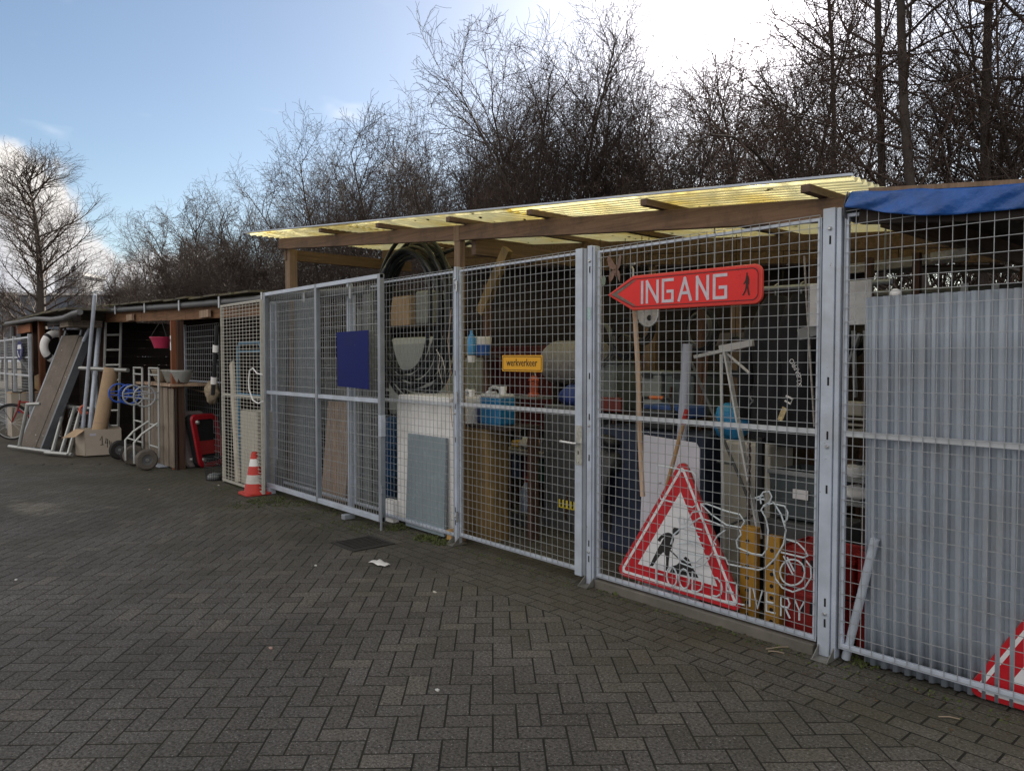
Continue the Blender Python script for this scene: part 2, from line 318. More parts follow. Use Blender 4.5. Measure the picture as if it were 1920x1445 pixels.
# ================================================================== SETTING: ground and paving
FR = Vector((EU[0], EV[0], 0)); FF = Vector((EU[1], EV[1], 0))     # image-right and forward on the ground
def paver_mat():
    m = bpy.data.materials.new('concrete_paver'); m.use_nodes = True; nt = m.node_tree; N = nt.nodes.new; L = nt.links.new
    b = nt.nodes['Principled BSDF']; b.inputs['Roughness'].default_value = .8; b.inputs['Specular IOR Level'].default_value = .3
    ge = N('ShaderNodeNewGeometry'); at = N('ShaderNodeAttribute'); at.attribute_name = 'tone'; oi = N('ShaderNodeObjectInfo')
    s = N('ShaderNodeMath'); s.operation = 'ADD'; L(at.outputs['Fac'], s.inputs[0]); L(oi.outputs['Random'], s.inputs[1])
    fr = N('ShaderNodeMath'); fr.operation = 'FRACT'; L(s.outputs[0], fr.inputs[0])
    cr = N('ShaderNodeValToRGB'); L(fr.outputs[0], cr.inputs[0]); e = cr.color_ramp.elements
    e[0].color = (.076, .070, .062, 1); e[1].color = (.114, .103, .089, 1); x = e.new(.85); x.color = (.095, .089, .082, 1)
    n = N('ShaderNodeTexNoise'); n.inputs['Scale'].default_value = 75; n.inputs['Detail'].default_value = 4; n.inputs['Roughness'].default_value = .7; L(ge.outputs['Position'], n.inputs['Vector'])
    mr = N('ShaderNodeMapRange'); L(n.outputs[0], mr.inputs[0]); mr.inputs[1].default_value = .3; mr.inputs[2].default_value = .72; mr.inputs[3].default_value = .15; mr.inputs[4].default_value = 1.95
    sc = N('ShaderNodeVectorMath'); sc.operation = 'SCALE'; L(cr.outputs[0], sc.inputs[0]); L(mr.outputs[0], sc.inputs['Scale'])
    n2 = N('ShaderNodeTexNoise'); n2.inputs['Scale'].default_value = 85; n2.inputs['Detail'].default_value = 1; L(ge.outputs['Position'], n2.inputs['Vector'])
    m2 = N('ShaderNodeMapRange'); L(n2.outputs[0], m2.inputs[0]); m2.inputs[1].default_value = .67; m2.inputs[2].default_value = .71; m2.inputs[4].default_value = .8
    mx = N('ShaderNodeMix'); mx.data_type = 'RGBA'; L(m2.outputs[0], mx.inputs[0]); L(sc.outputs[0], mx.inputs[6]); mx.inputs[7].default_value = (.27, .265, .26, 1)
    # moss and mud film, thicker along the fence foot
    n3 = N('ShaderNodeTexNoise'); n3.inputs['Scale'].default_value = 1.3; n3.inputs['Detail'].default_value = 9; n3.inputs['Roughness'].default_value = .65; L(ge.outputs['Position'], n3.inputs['Vector'])
    sp = N('ShaderNodeSeparateXYZ'); L(ge.outputs['Position'], sp.inputs[0])
    ym = N('ShaderNodeMapRange'); L(sp.outputs[1], ym.inputs[0]); ym.inputs[1].default_value = -2.0; ym.inputs[2].default_value = -.1; ym.inputs[3].default_value = -.06; ym.inputs[4].default_value = .20
    xm = N('ShaderNodeMapRange'); L(sp.outputs[0], xm.inputs[0]); xm.inputs[1].default_value = -1.5; xm.inputs[2].default_value = -6.5; xm.inputs[3].default_value = 0; xm.inputs[4].default_value = .2
    a0 = N('ShaderNodeMath'); a0.operation = 'ADD'; L(ym.outputs[0], a0.inputs[0]); L(xm.outputs[0], a0.inputs[1])
    ad = N('ShaderNodeMath'); ad.operation = 'ADD'; L(n3.outputs[0], ad.inputs[0]); L(a0.outputs[0], ad.inputs[1])
    m3 = N('ShaderNodeMapRange'); L(ad.outputs[0], m3.inputs[0]); m3.inputs[1].default_value = .5; m3.inputs[2].default_value = .85; m3.inputs[4].default_value = .65
    mx2 = N('ShaderNodeMix'); mx2.data_type = 'RGBA'; L(m3.outputs[0], mx2.inputs[0]); L(mx.outputs[2], mx2.inputs[6]); mx2.inputs[7].default_value = (.050, .047, .026, 1)
    nL = N('ShaderNodeTexNoise'); nL.inputs['Scale'].default_value = .55; nL.inputs['Detail'].default_value = 7; nL.inputs['Roughness'].default_value = .6; L(ge.outputs['Position'], nL.inputs['Vector'])
    mL = N('ShaderNodeMapRange'); L(nL.outputs[0], mL.inputs[0]); mL.inputs[1].default_value = .3; mL.inputs[2].default_value = .7; mL.inputs[3].default_value = .66; mL.inputs[4].default_value = 1.28
    sL = N('ShaderNodeVectorMath'); sL.operation = 'SCALE'; L(mx2.outputs[2], sL.inputs[0]); L(mL.outputs[0], sL.inputs['Scale'])
    L(sL.outputs[0], b.inputs['Base Color'])
    bp = N('ShaderNodeBump'); bp.inputs['Strength'].default_value = .6; bp.inputs['Distance'].default_value = .004; L(n.outputs[0], bp.inputs['Height']); L(bp.outputs[0], b.inputs['Normal'])
    return m
PAVE = paver_mat()
BED = mat('joint_soil', (.013, .012, .009), .95, 0, .6, 5, .3, 60, dirt=(.028, .027, .010), dirt_amt=.8)
def ground_mat():
    m = mat('ground_far', (.072, .064, .050), .9, 0, .3, .7, .3, 40, dirt=(.066, .052, .028), dirt_amt=.7)
    nt = m.node_tree; N = nt.nodes.new; L = nt.links.new; b = nt.nodes['Principled BSDF']
    src = b.inputs['Base Color'].links[0].from_socket
    ge = N('ShaderNodeNewGeometry'); mp = N('ShaderNodeMapping'); mp.inputs['Rotation'].default_value = (0, 0, R(48)); L(ge.outputs['Position'], mp.inputs[0])
    br = N('ShaderNodeTexBrick'); br.inputs['Scale'].default_value = 1; br.inputs['Brick Width'].default_value = .21; br.inputs['Row Height'].default_value = .105; br.inputs['Mortar Size'].default_value = .006
    br.inputs['Color1'].default_value = (1.1, 1.1, 1.1, 1); br.inputs['Color2'].default_value = (.8, .8, .8, 1); br.inputs['Mortar'].default_value = (.5, .5, .5, 1); L(mp.outputs[0], br.inputs['Vector'])
    mu = N('ShaderNodeMix'); mu.data_type = 'RGBA'; mu.blend_type = 'MULTIPLY'; mu.inputs[0].default_value = 1; L(src, mu.inputs[6]); L(br.outputs[0], mu.inputs[7]); L(mu.outputs[2], b.inputs['Base Color'])
    return m
def build_ground():
    MB().grid(60, 60, lambda u, v: ((u-.5)*1600 - 60, (v-.5)*1600, -.02)).build('ground', ground_mat(), kind='structure')
    poly = [tuple((Vector((CAM.x, CAM.y, 0)) + FR*sx*(1.05*fy+1.0) + FF*fy).xy) for sx, fy in ((-1, .75), (1, .75), (1, 11.0), (-1, 11.0))]
    bed = MB().add([(x, y, -.0004) for x, y in poly], [tuple(range(len(poly)))]).build('paving_bed', BED, kind='structure')
    pav = thing('pavement', (0, 0, 0), None, None); del_keys(pav); pav['kind'] = 'structure'
    pav['label'] = 'dark grey concrete block paving of the yard'
    polys = []
    Wd = .105; O = Vector((CAM.x, CAM.y, 0))
    YB = -.60
    rot = R(1.5); fr = FR*math.cos(rot) + FF*math.sin(rot); ff = FF*math.cos(rot) - FR*math.sin(rot)
    def inside(c):
        p = Vector((c[0], c[1], 0)) - O; fx, fy = p.dot(FR), p.dot(FF)
        return .6 < fy < 11.2 and abs(fx) < 1.05*fy + 1.2
    for i in range(-126, 128):
        for j in range(4, 110):
            k = (i - j) % 4
            if k == 0: d = (2, 1)
            elif k == 3: d = (1, 2)
            else: continue
            q = [O + fr*((i+a)*Wd) + ff*((j+b_)*Wd) for a, b_ in ((0, 0), (d[0], 0), (d[0], d[1]), (0, d[1]))]
            c = sum(q, Vector())/4
            if not inside(c): continue
            if min(p.y for p in q) > YB - .02: continue
            pts = [(p.x, p.y) for p in q]
            if max(p[1] for p in pts) > YB:
                out = []
                for a, b_ in zip(pts, pts[1:] + pts[:1]):
                    if a[1] <= YB: out.append(a)
                    if (a[1] <= YB) != (b_[1] <= YB):
                        t = (YB - a[1])/(b_[1]-a[1]); out.append((a[0]+t*(b_[0]-a[0]), YB))
                polys.append((out, True))
            else: polys.append((pts, False))
    for r in range(0, 24):
        y0 = YB + r*Wd
        for c in range(-75, 50):
            x0 = c*.21 + (r % 2)*.105
            ce = (x0+.1, y0+.05)
            if not inside(ce): continue
            polys.append(([(x0, y0), (x0+.21, y0), (x0+.21, y0+Wd), (x0, y0+Wd)], False))
    def inset(pts, g):
        c = Vector((sum(p[0] for p in pts)/len(pts), sum(p[1] for p in pts)/len(pts)))
        n = len(pts); out = []
        for i in range(n):
            a, b_, d = Vector(pts[i-1]), Vector(pts[i]), Vector(pts[(i+1) % n])
            e1 = (b_-a); e2 = (d-b_)
            if e1.length < 1e-6 or e2.length < 1e-6: out.append(tuple(b_)); continue
            e1.normalize(); e2.normalize(); n1 = Vector((-e1.y, e1.x)); n2 = Vector((-e2.y, e2.x))
            k = 1 + n1.dot(n2); out.append(tuple(b_ + (n1+n2)*(g/max(k, .5))))
        return out
    def brick(pts):
        area = sum(a[0]*b_[1]-b_[0]*a[1] for a, b_ in zip(pts, pts[1:]+pts[:1]))
        if area < 0: pts = pts[::-1]
        n = len(pts); g_ = random.uniform(.0030, .0046); lo = inset(pts, g_); up = inset(pts, g_+.0016); 
        vs = [(x, y, -.03) for x, y in lo] + [(x, y, -.0035) for x, y in lo] + [(x, y, 0) for x, y in up]
        fs = [tuple(range(2*n, 3*n))]
        for l in (0, 1): fs += [(l*n+i, l*n+(i+1) % n, (l+1)*n+(i+1) % n, (l+1)*n+i) for i in range(n)]
        return vs, fs
    def dist(pl):
        c = (sum(p[0] for p in pl)/len(pl), sum(p[1] for p in pl)/len(pl)); p = Vector((c[0], c[1], 0)) - O
        fx, fy = p.dot(FR), p.dot(FF)
        return fy if (fy > 2.75 and abs(fx) < .69*fy) else fy + 50
    polys.sort(key=lambda t: dist(t[0]))
    base = {}; cnt = 0; mb = MB(); tones = []
    for pl, cut in polys:
        cx, cy = sum(p[0] for p in pl)/len(pl), sum(p[1] for p in pl)/len(pl)
        dz = random.uniform(.0002, .0016); tx, ty = random.gauss(0, .0022), random.gauss(0, .0022)
        if cnt < 300 and not cut:
            loc = [(p[0]-cx, p[1]-cy) for p in pl]; key = (round(loc[0][0], 3), round(loc[0][1], 3))
            if key not in base:
                vs, fs = brick(loc); m_ = MB(); m_.add(vs, fs); me = m_.mesh('paving_block'); me.materials.append(PAVE); base[key] = me
            o = bpy.data.objects.new('paving_block', base[key]); COL.objects.link(o); o.parent = pav; o.location = (cx, cy, dz); o.rotation_euler = (tx, ty, random.gauss(0, .006)); cnt += 1
        else:
            vs, fs = brick(pl); z0 = len(mb.v)
            mb.add([(x, y, z + dz + (y-cy)*tx - (x-cx)*ty) for x, y, z in vs], fs); tones += [random.random()]*len(vs)
    o = mb.build('paving_field', PAVE, pav, kind='stuff')
    at = o.data.attributes.new('tone', 'FLOAT', 'POINT'); at.data.foreach_set('value', tones)
def del_keys(o):
    for k in ('label', 'category', 'group'):
        if k in o: del o[k]
build_ground()

# ================================================================== trees
def prisms(segs, n=3):
    a = np.array([s[0] for s in segs]); b = np.array([s[1] for s in segs]); ra = np.array([s[2] for s in segs]); rb = np.array([s[3] for s in segs])
    t = b - a; t /= np.maximum(np.linalg.norm(t, axis=1, keepdims=True), 1e-6)
    h = np.where(np.abs(t[:, 2:3]) < .8, np.array([[0, 0, 1.]]), np.array([[1., 0, 0]]))
    u = np.cross(t, h); u /= np.linalg.norm(u, axis=1, keepdims=True); w = np.cross(t, u)
    m = len(segs); V = np.zeros((m, 2*n, 3))
    for k in range(n):
        c, s = math.cos(2*math.pi*k/n), math.sin(2*math.pi*k/n)
        V[:, k] = a + (u*c + w*s)*ra[:, None]; V[:, n+k] = b + (u*c + w*s)*rb[:, None]
    base = (np.arange(m)*2*n)[:, None]
    F = np.concatenate([base + np.array([[k, (k+1) % n, n+(k+1) % n, n+k]]) for k in range(n)])
    me = bpy.data.meshes.new('m'); me.vertices.add(m*2*n); me.vertices.foreach_set('co', V.ravel())
    nf = len(F); me.loops.add(nf*4); me.loops.foreach_set('vertex_index', F.ravel().astype(np.int32))
    me.polygons.add(nf); me.polygons.foreach_set('loop_start', np.arange(nf, dtype=np.int32)*4)
    try: me.polygons.foreach_set('loop_total', np.full(nf, 4, dtype=np.int32))
    except Exception: pass
    me.update(calc_edges=True); me.validate(); return me
def grow(tr, cr, p, d, L, r, lv, S, rg):
    sp = S[lv]; n = sp['seg']; step = L/n; pts = [np.array(p)]; rad = [r]
    d = np.array(d, float); d /= np.linalg.norm(d)
    for i in range(n):
        d = d + rg.normal(0, sp['wob'], 3); d[2] += sp['up']/n*2 - sp.get('droop', 0)*(i/n)*2/n; d /= np.linalg.norm(d)
        pts.append(pts[-1] + d*step); rad.append(max(r*(1 - .86*(i+1)/n), .003))
    dst = tr if lv < S['trunk_levels'] else cr
    for i in range(n): dst.append((pts[i], pts[i+1], rad[i], rad[i+1]))
    if lv + 1 >= S['levels']: return
    c = S[lv+1]; k = max(2, int(c['num']*(.75 + .5*rg.random()) * (L/sp['ref'] if c.get('scale') else 1)))
    for j in range(k):
        t = c['from'] + (1 - c['from'])*((j + rg.random())/k)
        f = t*n; i = min(int(f), n-1); q = pts[i] + (pts[i+1]-pts[i])*(f-i)
        ax = pts[i+1]-pts[i]; ax /= np.linalg.norm(ax)
        o = rg.normal(0, 1, 3); o -= ax*o.dot(ax); o /= np.linalg.norm(o)
        an = R(c['ang']*(.7 + .6*rg.random())); nd = ax*math.cos(an) + o*math.sin(an)
        ll = c['len']*(1 - c.get('taper', .5)*t)*(.6 + .7*rg.random()); rr = min(rad[i]*.7, c['r']*(.7 + .5*rg.random()))
        grow(tr, cr, q, nd, ll, max(rr, .003), lv+1, S, rg)
def tree_meshes(seed, kind, thick=1.):
    rg = np.random.default_rng(seed); tr, cr = [], []
    if kind == 'thicket':
        S = {'levels': 4, 'trunk_levels': 1,
             0: dict(seg=9, wob=.06, up=.05, ref=7), 1: dict(seg=5, wob=.12, up=.22, num=21, ang=38, len=2.6, taper=.55, r=.022, **{'from': .22}, ref=2),
             2: dict(seg=4, wob=.2, up=.1, num=10, ang=42, len=1.05, r=.009, **{'from': .15}, ref=1), 3: dict(seg=3, wob=.3, up=.02, num=6, ang=46, len=.46, r=.005, **{'from': .15}, ref=1)}
        for k in range(5):
            bs = np.array([rg.normal(0, .2), rg.normal(0, .2), 0.]); tr.append((np.array([0, 0, .02]), bs + np.array([0, 0, .03]), .07, .07)); a = rg.random()*6.28; t = R(rg.uniform(4, 24)); grow(tr, cr, tuple(bs), (math.cos(a)*math.sin(t), math.sin(a)*math.sin(t), math.cos(t)), rg.uniform(5.4, 8.2), rg.uniform(.05, .085), 0, S, rg)
    elif kind == 'arch':
        S = {'levels': 4, 'trunk_levels': 1,
             0: dict(seg=14, wob=.05, up=0, droop=2.2, ref=7), 1: dict(seg=5, wob=.2, up=-.05, num=22, ang=50, len=1.5, taper=.2, r=.016, **{'from': .2}, ref=2),
             2: dict(seg=3, wob=.3, up=-.06, num=9, ang=50, len=.7, r=.008, **{'from': .1}, ref=1), 3: dict(seg=3, wob=.35, up=0, num=5, ang=50, len=.34, r=.005, **{'from': .1}, ref=1)}
        for k in range(5):
            bs = np.array([rg.normal(0, .2), rg.normal(0, .2), 0.]); tr.append((np.array([0, 0, .02]), bs + np.array([0, 0, .03]), .07, .07)); a = rg.random()*6.28; t = R(rg.uniform(8, 26)); grow(tr, cr, tuple(bs), (math.cos(a)*math.sin(t), math.sin(a)*math.sin(t), math.cos(t)), rg.uniform(6., 8.5), rg.uniform(.05, .08), 0, S, rg)
    elif kind == 'tall':
        S = {'levels': 4, 'trunk_levels': 1,
             0: dict(seg=12, wob=.03, up=.08, ref=12), 1: dict(seg=6, wob=.12, up=.12, num=48, ang=52, len=2.7, taper=.5, r=.020, **{'from': .12}, ref=2),
             2: dict(seg=4, wob=.2, up=0., num=12, ang=48, len=1.2, r=.011, **{'from': .15}, ref=1), 3: dict(seg=3, wob=.3, up=-.02, num=6, ang=48, len=.5, r=.005, **{'from': .1}, ref=1)}
        for k in range(1):
            a = rg.random()*6.28; t = R(rg.uniform(1, 5)); grow(tr, cr, (0, 0, 0), (math.cos(a)*math.sin(t), math.sin(a)*math.sin(t), math.cos(t)), rg.uniform(11, 14), rg.uniform(.06, .075), 0, S, rg)
    elif kind == 'round':
        S = {'levels': 4, 'trunk_levels': 1,
             0: dict(seg=12, wob=.02, up=.1, ref=10), 1: dict(seg=8, wob=.06, up=.24, num=66, ang=50, len=4.3, taper=.74, r=.032, **{'from': .22}, ref=2),
             2: dict(seg=5, wob=.13, up=.12, num=12, ang=30, len=1.5, r=.014, **{'from': .2}, ref=1), 3: dict(seg=4, wob=.2, up=.03, num=6, ang=38, len=.8, r=.009, **{'from': .15}, ref=1)}
        grow(tr, cr, (0, 0, 0), (.02, 0, 1), 10.2, .20, 0, S, rg)
    if thick != 1: cr = [(a, b, c*thick, d*thick) for a, b, c, d in cr]
    return prisms(tr, 7), prisms(cr, 3)
TREE = {}
for key, kind, sd in (('t1', 'thicket', 1), ('t2', 'thicket', 22), ('t3', 'thicket', 35), ('a1', 'arch', 4), ('a2', 'arch', 51), ('L1', 'tall', 6), ('L2', 'tall', 17), ('r1', 'round', 8), ('a3', 'arch', 4), ('t4', 'thicket', 22)):
    a, b = tree_meshes(sd, kind, 1.9 if key in ('a3', 't4') else 1.25 if key == 'r1' else 1.)
    for me, mm in ((a, BARK), (b, BARK3 if key in ('a1', 'L1') else BARK2)):
        me.materials.append(mm)
    for p in a.polygons: p.use_smooth = True
    a.name = 'trunk'; b.name = 'crown'; TREE[key] = (a, b)
def tree(key, x, y, s, rz, label, group=None, name='bare_tree', sz=None):
    t = thing(name, (x, y, -.02), label, 'tree' if name == 'bare_tree' else 'shrub', group, rz); t.scale = (s, s, sz or s)
    for nm, me in zip(('trunk', 'crown'), TREE[key]):
        o = bpy.data.objects.new(nm, me); COL.objects.link(o); o.parent = t
    return t
G_ROW = 'bare winter trees in a row behind the sheds'
G_BUSH = 'tangled bare bushes behind the sheds'
def build_trees():
    q = P(88, 560, Y=5.0); tree('r1', q.x, q.y, 1.95, .6, 'bare rounded street tree with single trunk standing before the white cloud at far left', sz=1.22)
    q = P(12, 580, Y=4.5); tree('r1', q.x - 3, q.y, .62, 2.6, 'small bare tree cut off by the left picture edge')
    row = [ # px, Y, key, scale, label
        (232, 9.0, 't1', 1.05, None), (300, 8.0, 't2', 1.0, None), (350, 8.5, 'a1', 1.1, None), (415, 8.0, 't3', 1.02, None), (470, 7.2, 'a2', 1.0, None),
        (520, 7.8, 't1', 1.05, None), (575, 7.0, 't2', 1.08, None), (620, 7.6, 't3', 1.05, None), (675, 6.6, 't1', 1.0, None), (720, 7.4, 't2', 1.06, None),
        (775, 6.8, 't3', 1.08, None), (850, 6.4, 't1', 1.12, None), (905, 7.2, 't2', 1.05, None), (960, 6.2, 't3', .92, None), (1045, 6.3, 't2', 1.02, None),
        (1105, 6.9, 't1', .98, None), (1190, 6.2, 't3', .88, None), (1270, 6.8, 't1', .86, None)]
    LM = ['bare many-stemmed tree in the row ' + q for q in ('nearest the lone street tree', 'above the pink hanging basket', '', 'above the gutter left of the mesh screen', '', 'right of the wooden corner post of the canopy', 'above the left end of the sliding gate', 'above the middle stile of the sliding gate', 'above the blue board', 'left of the pipe coil', 'above the pipe coil', 'with the highest twigs, above the gate hinges', 'above the yellow sign', 'above the middle of the gate', 'with a dense rounded top above the lock stile', 'above the tip of the arrow sign', 'with a sparse top left of the sun glare', 'under the brightest sun glare')]
    rr = random.Random(3)
    for i, (px, Y, key, s, lb) in enumerate(row):
        q = P(px, 640, Y=Y)
        if key[0] == 'a': tree(key, q.x, q.y, s*.82, rr.uniform(0, 6.28), 'arching bare bush with hanging twigs behind the low left shed', G_BUSH, 'bare_bush')
        else: tree(key, q.x, q.y, s*.94, rr.uniform(0, 6.28), LM[i], G_ROW)
    for px, Y, s in ((1060, 5.2, .72), (1330, 5.6, .62), (1430, 5.2, .62), (1560, 5.8, .80), (760, 6.0, .62), (330, 6.4, .8), (240, 7.5, .72), (285, 5.6, .7), (400, 5.8, .66), (450, 6.3, .75), (530, 5.6, .62), (930, 5.2, .55), (200, 6.2, .62), (215, 8.5, .95), (262, 6.8, .85), (305, 7.2, .9), (385, 7.0, .9), (475, 5.9, .75), (1045, 5.8, .66), (1075, 5.5, .7)):
        q = P(px, 640, Y=Y); tree(rr.choice(('a3', 'a3', 't4')) if px < 580 else rr.choice(('a1', 'a2')), q.x, q.y, s*(1.08 if px < 580 else 1), rr.uniform(0, 6.28), 'low tangled bare bush with arching stems just behind the roofs', 'low bushes behind the roofs', 'bare_bush')
    for i, (px, s) in enumerate(((455, 1.08), (545, 1.12), (650, 1.16), (705, 1.12), (830, 1.2), (1000, 1.12), (1110, 1.05), (1220, 1.0), (1330, 1.0), (1420, 1.05), (1490, 1.05))):
        q = P(px, 640, Y=9.4 + (i % 3)*.6); tree(('t1', 't2', 't3')[i % 3], q.x, q.y, s, rr.uniform(0, 6.28), 'bare many-stemmed tree in the second row, seen between the nearer trees', 'second row of bare trees')
    for px, Y, k, s, lb in ((1655, 6.0, 'L1', 1., 'tall dark bare tree left of the two thick trunks at upper right'), (1757, 5.2, 'L2', 1.05, 'tall bare tree with the thickest trunk above the blue tarp'),
                            (1850, 5.8, 'L1', 1.1, 'tall bare tree near the upper right picture corner'), (1600, 8.0, 'L2', .9, 'tall bare tree set back behind the arching bushes at right'),
                            (1990, 6.5, 'L2', 1.0, 'tall bare tree just beyond the right picture edge')):
        q = P(px, 640, Y=Y); tree(k, q.x, q.y, s, rr.uniform(0, 6.28), lb)
    for px, Y, s in ((1720, 7.2, .85), (1880, 7.6, .9), (1500, 8.2, .7)):
        q = P(px, 640, Y=Y); tree(rr.choice(('t1', 't3')), q.x, q.y, s, rr.uniform(0, 6.28), 'bare many-stemmed tree in the thicket behind the tall trunks', 'thicket trees at right')
build_trees()

# ================================================================== far buildings
def far_buildings():
    D = 150.
    def F(px, py, t): 
        d = ray(px, py); return CAM + d*t
    # striped block with two window bands
    c = F(131, 675, D); r = FR; f = FF
    def block(name, px0, px1, pyt, t, depth, label):
        a, b = F(px0, 675, t), F(px1, 675, t); w = (b-a).length; zt = F((px0+px1)/2, pyt, t).z; ctr = (a+b)/2
        dirv = (b-a).normalized(); back = Vector((-dirv.y, dirv.x, 0))
        th = thing(name, (ctr.x, ctr.y, -.02), label, 'building')
        return th, ctr, dirv, back, w, zt, depth
    th, ctr, dv, bk, w, zt, dep = block('striped_building', 106, 156, 532, D, 8, 'distant pale building with grey horizontal stripes and two window bands')
    MT = Matrix((dv, bk, Vector((0, 0, 1)))).transposed()
    A = mat('facade_pale', (.50, .50, .52), .7, 0, .08, .5); B_ = mat('facade_band', (.20, .22, .26), .6); WN = mat('window_dark', (.06, .07, .09), .2); RF = mat('roof_dark_blue', (.085, .10, .13), .7, 0, .2, .1)
    MB().box(ctr + bk*dep/2 + Vector((0, 0, zt/2)), (w, dep, zt), MT).build('wall', A, th)
    nb = 12
    for i in range(nb):
        z = zt*.70 + (zt*.29)*(i+.3)/nb
        MB().box(ctr + bk*(dep/2) + Vector((0, 0, z)), (w+.12, dep+.12, zt*.29/nb*.45), MT).build('cladding_band', B_, th)
    for zz in (.865, .935):
        for xx in (-.02, .16):
            MB().box(ctr + dv*(w*xx+.3) + Vector((0, 0, zt*zz)) - bk*.15, (w*.165, .2, zt*.045), MT).build('window', WN, th)
    MB().box(ctr + bk*dep/2 + Vector((0, 0, zt+.3)), (w+.8, dep+.8, .6), MT).build('roof_slab', A, th)
    MB().box(ctr + dv*(w*.05) + bk*2 + Vector((0, 0, zt+1.3)), (1, 1, 1.6), MT).build('roof_vent', B_, th)
    th, ctr, dv, bk, w, zt, dep = block('flat_hall', -60, 205, 570, 135, 10, 'long low dark blue hall roof below the striped building')
    MT = Matrix((dv, bk, Vector((0, 0, 1)))).transposed()
    MB().box(ctr + bk*dep/2 + Vector((0, 0, zt/2)), (w, dep, zt), MT).build('wall', RF, th)
    MB().box(ctr + bk*dep/2 + Vector((0, 0, zt+.2)), (w+.6, dep+.6, .4), MT).build('roof_edge', A, th)
far_buildings()

# ================================================================== fence, gates
FH = 2.36
def wires(x0, x1, z0, z1, y, dx, dz, r, hy=None):
    m = MB(); n = max(2, round((x1-x0)/dx)); k = max(2, round((z1-z0)/dz)); rg = random.Random(int(x0*100))
    hy = y - 2*r if hy is None else hy
    for i in range(n+1):
        x = x0 + (x1-x0)*i/n; j = rg.gauss(0, .0012)
        m.box((x+j, y, (z0+z1)/2), (r*1.8, r*1.8, z1-z0))
    for i in range(k+1):
        z = z0 + (z1-z0)*i/k
        m.box(((x0+x1)/2, hy, z), (x1-x0, r*1.8, r*1.8))
    return m
def mesh_panel(parent, x0, x1, z0, z1, y, dx=.0585, dz=.0655, mr=GALV_L, r=.0017, fr=.022, wm=WIRE, mid=True):
    f = MB(); t = .022
    f.bb((x0, y+.006, z1-.018), (x1, y+.006+t, z1)); f.bb((x0, y+.006, z0), (x1, y+.006+t, z0+.03))
    f.bb((x0, y+.005, z0+.001), (x0+fr, y+.006+t+.001, z1-.001)); f.bb((x1-fr, y+.005, z0+.001), (x1, y+.006+t+.001, z1-.001))
    fo = f.build('panel_frame', GALV, parent, bevel=.002)
    if mid: MB().bb((x0+fr+.001, y+.007, (z0+z1)/2-.014), (x1-fr-.001, y+.02, (z0+z1)/2+.014)).build('mid_rail', mr, fo)
    wires(x0+.006, x1-.006, z0+.012, z1+.012, y, dx, dz, r).build('wire_mesh', wm, fo)
    return fo
def post(parent, x, w, d, z1=FH+.01, foot=True, y=0.02, slots=True, m=POSTB):
    g = MB(); g.bb((x-w/2, y-d/2, .012), (x+w*.18, y+d/2, z1)); g.bb((x+w*.18+.006, y-d/2+.006, .012), (x+w/2, y+d/2, z1-.004))
    g.bb((x+w*.17, y-d/2+.016, .02), (x+w*.2+.006, y+d/2-.002, z1-.01))
    po = g.build('post', m, parent, bevel=.003)
    if slots:
        for z in (.19, .30, .62*z1, .5*z1, .93*z1, .38*z1):
            MB().bb((x-.012, y-d/2-.0012, z-.022), (x-.002, y-d/2+.002, z+.022)).build('slot', DARKHOLE, po)
        for z in (.24, .475*z1, .955*z1):
            MB().lathe([(.011, 0), (.011, .006), (.006, .012)], (x-.008, y-d/2-.0005, z), 8, Matrix.Rotation(R(90), 3, 'X')).build('bolt', STEELB, po, smooth=True)
    if foot:
        b = MB(); b.bb((x-.045, y-d/2-.075, .004), (x+.045, y+d/2+.03, .011))
        for s in (-1, 1): b.prism([(-.075, 0.0115), (.0, .0115), (.0, .07)], .005, lambda a, bb_, t, s=s: (x + s*.04 + t, y-d/2+a, bb_))
        b.build('foot_plate', mat('foot_grime', (.20, .20, .19), .6, .3, .35, 12, dirt=(.08, .075, .05), dirt_amt=.7), po)
    return po
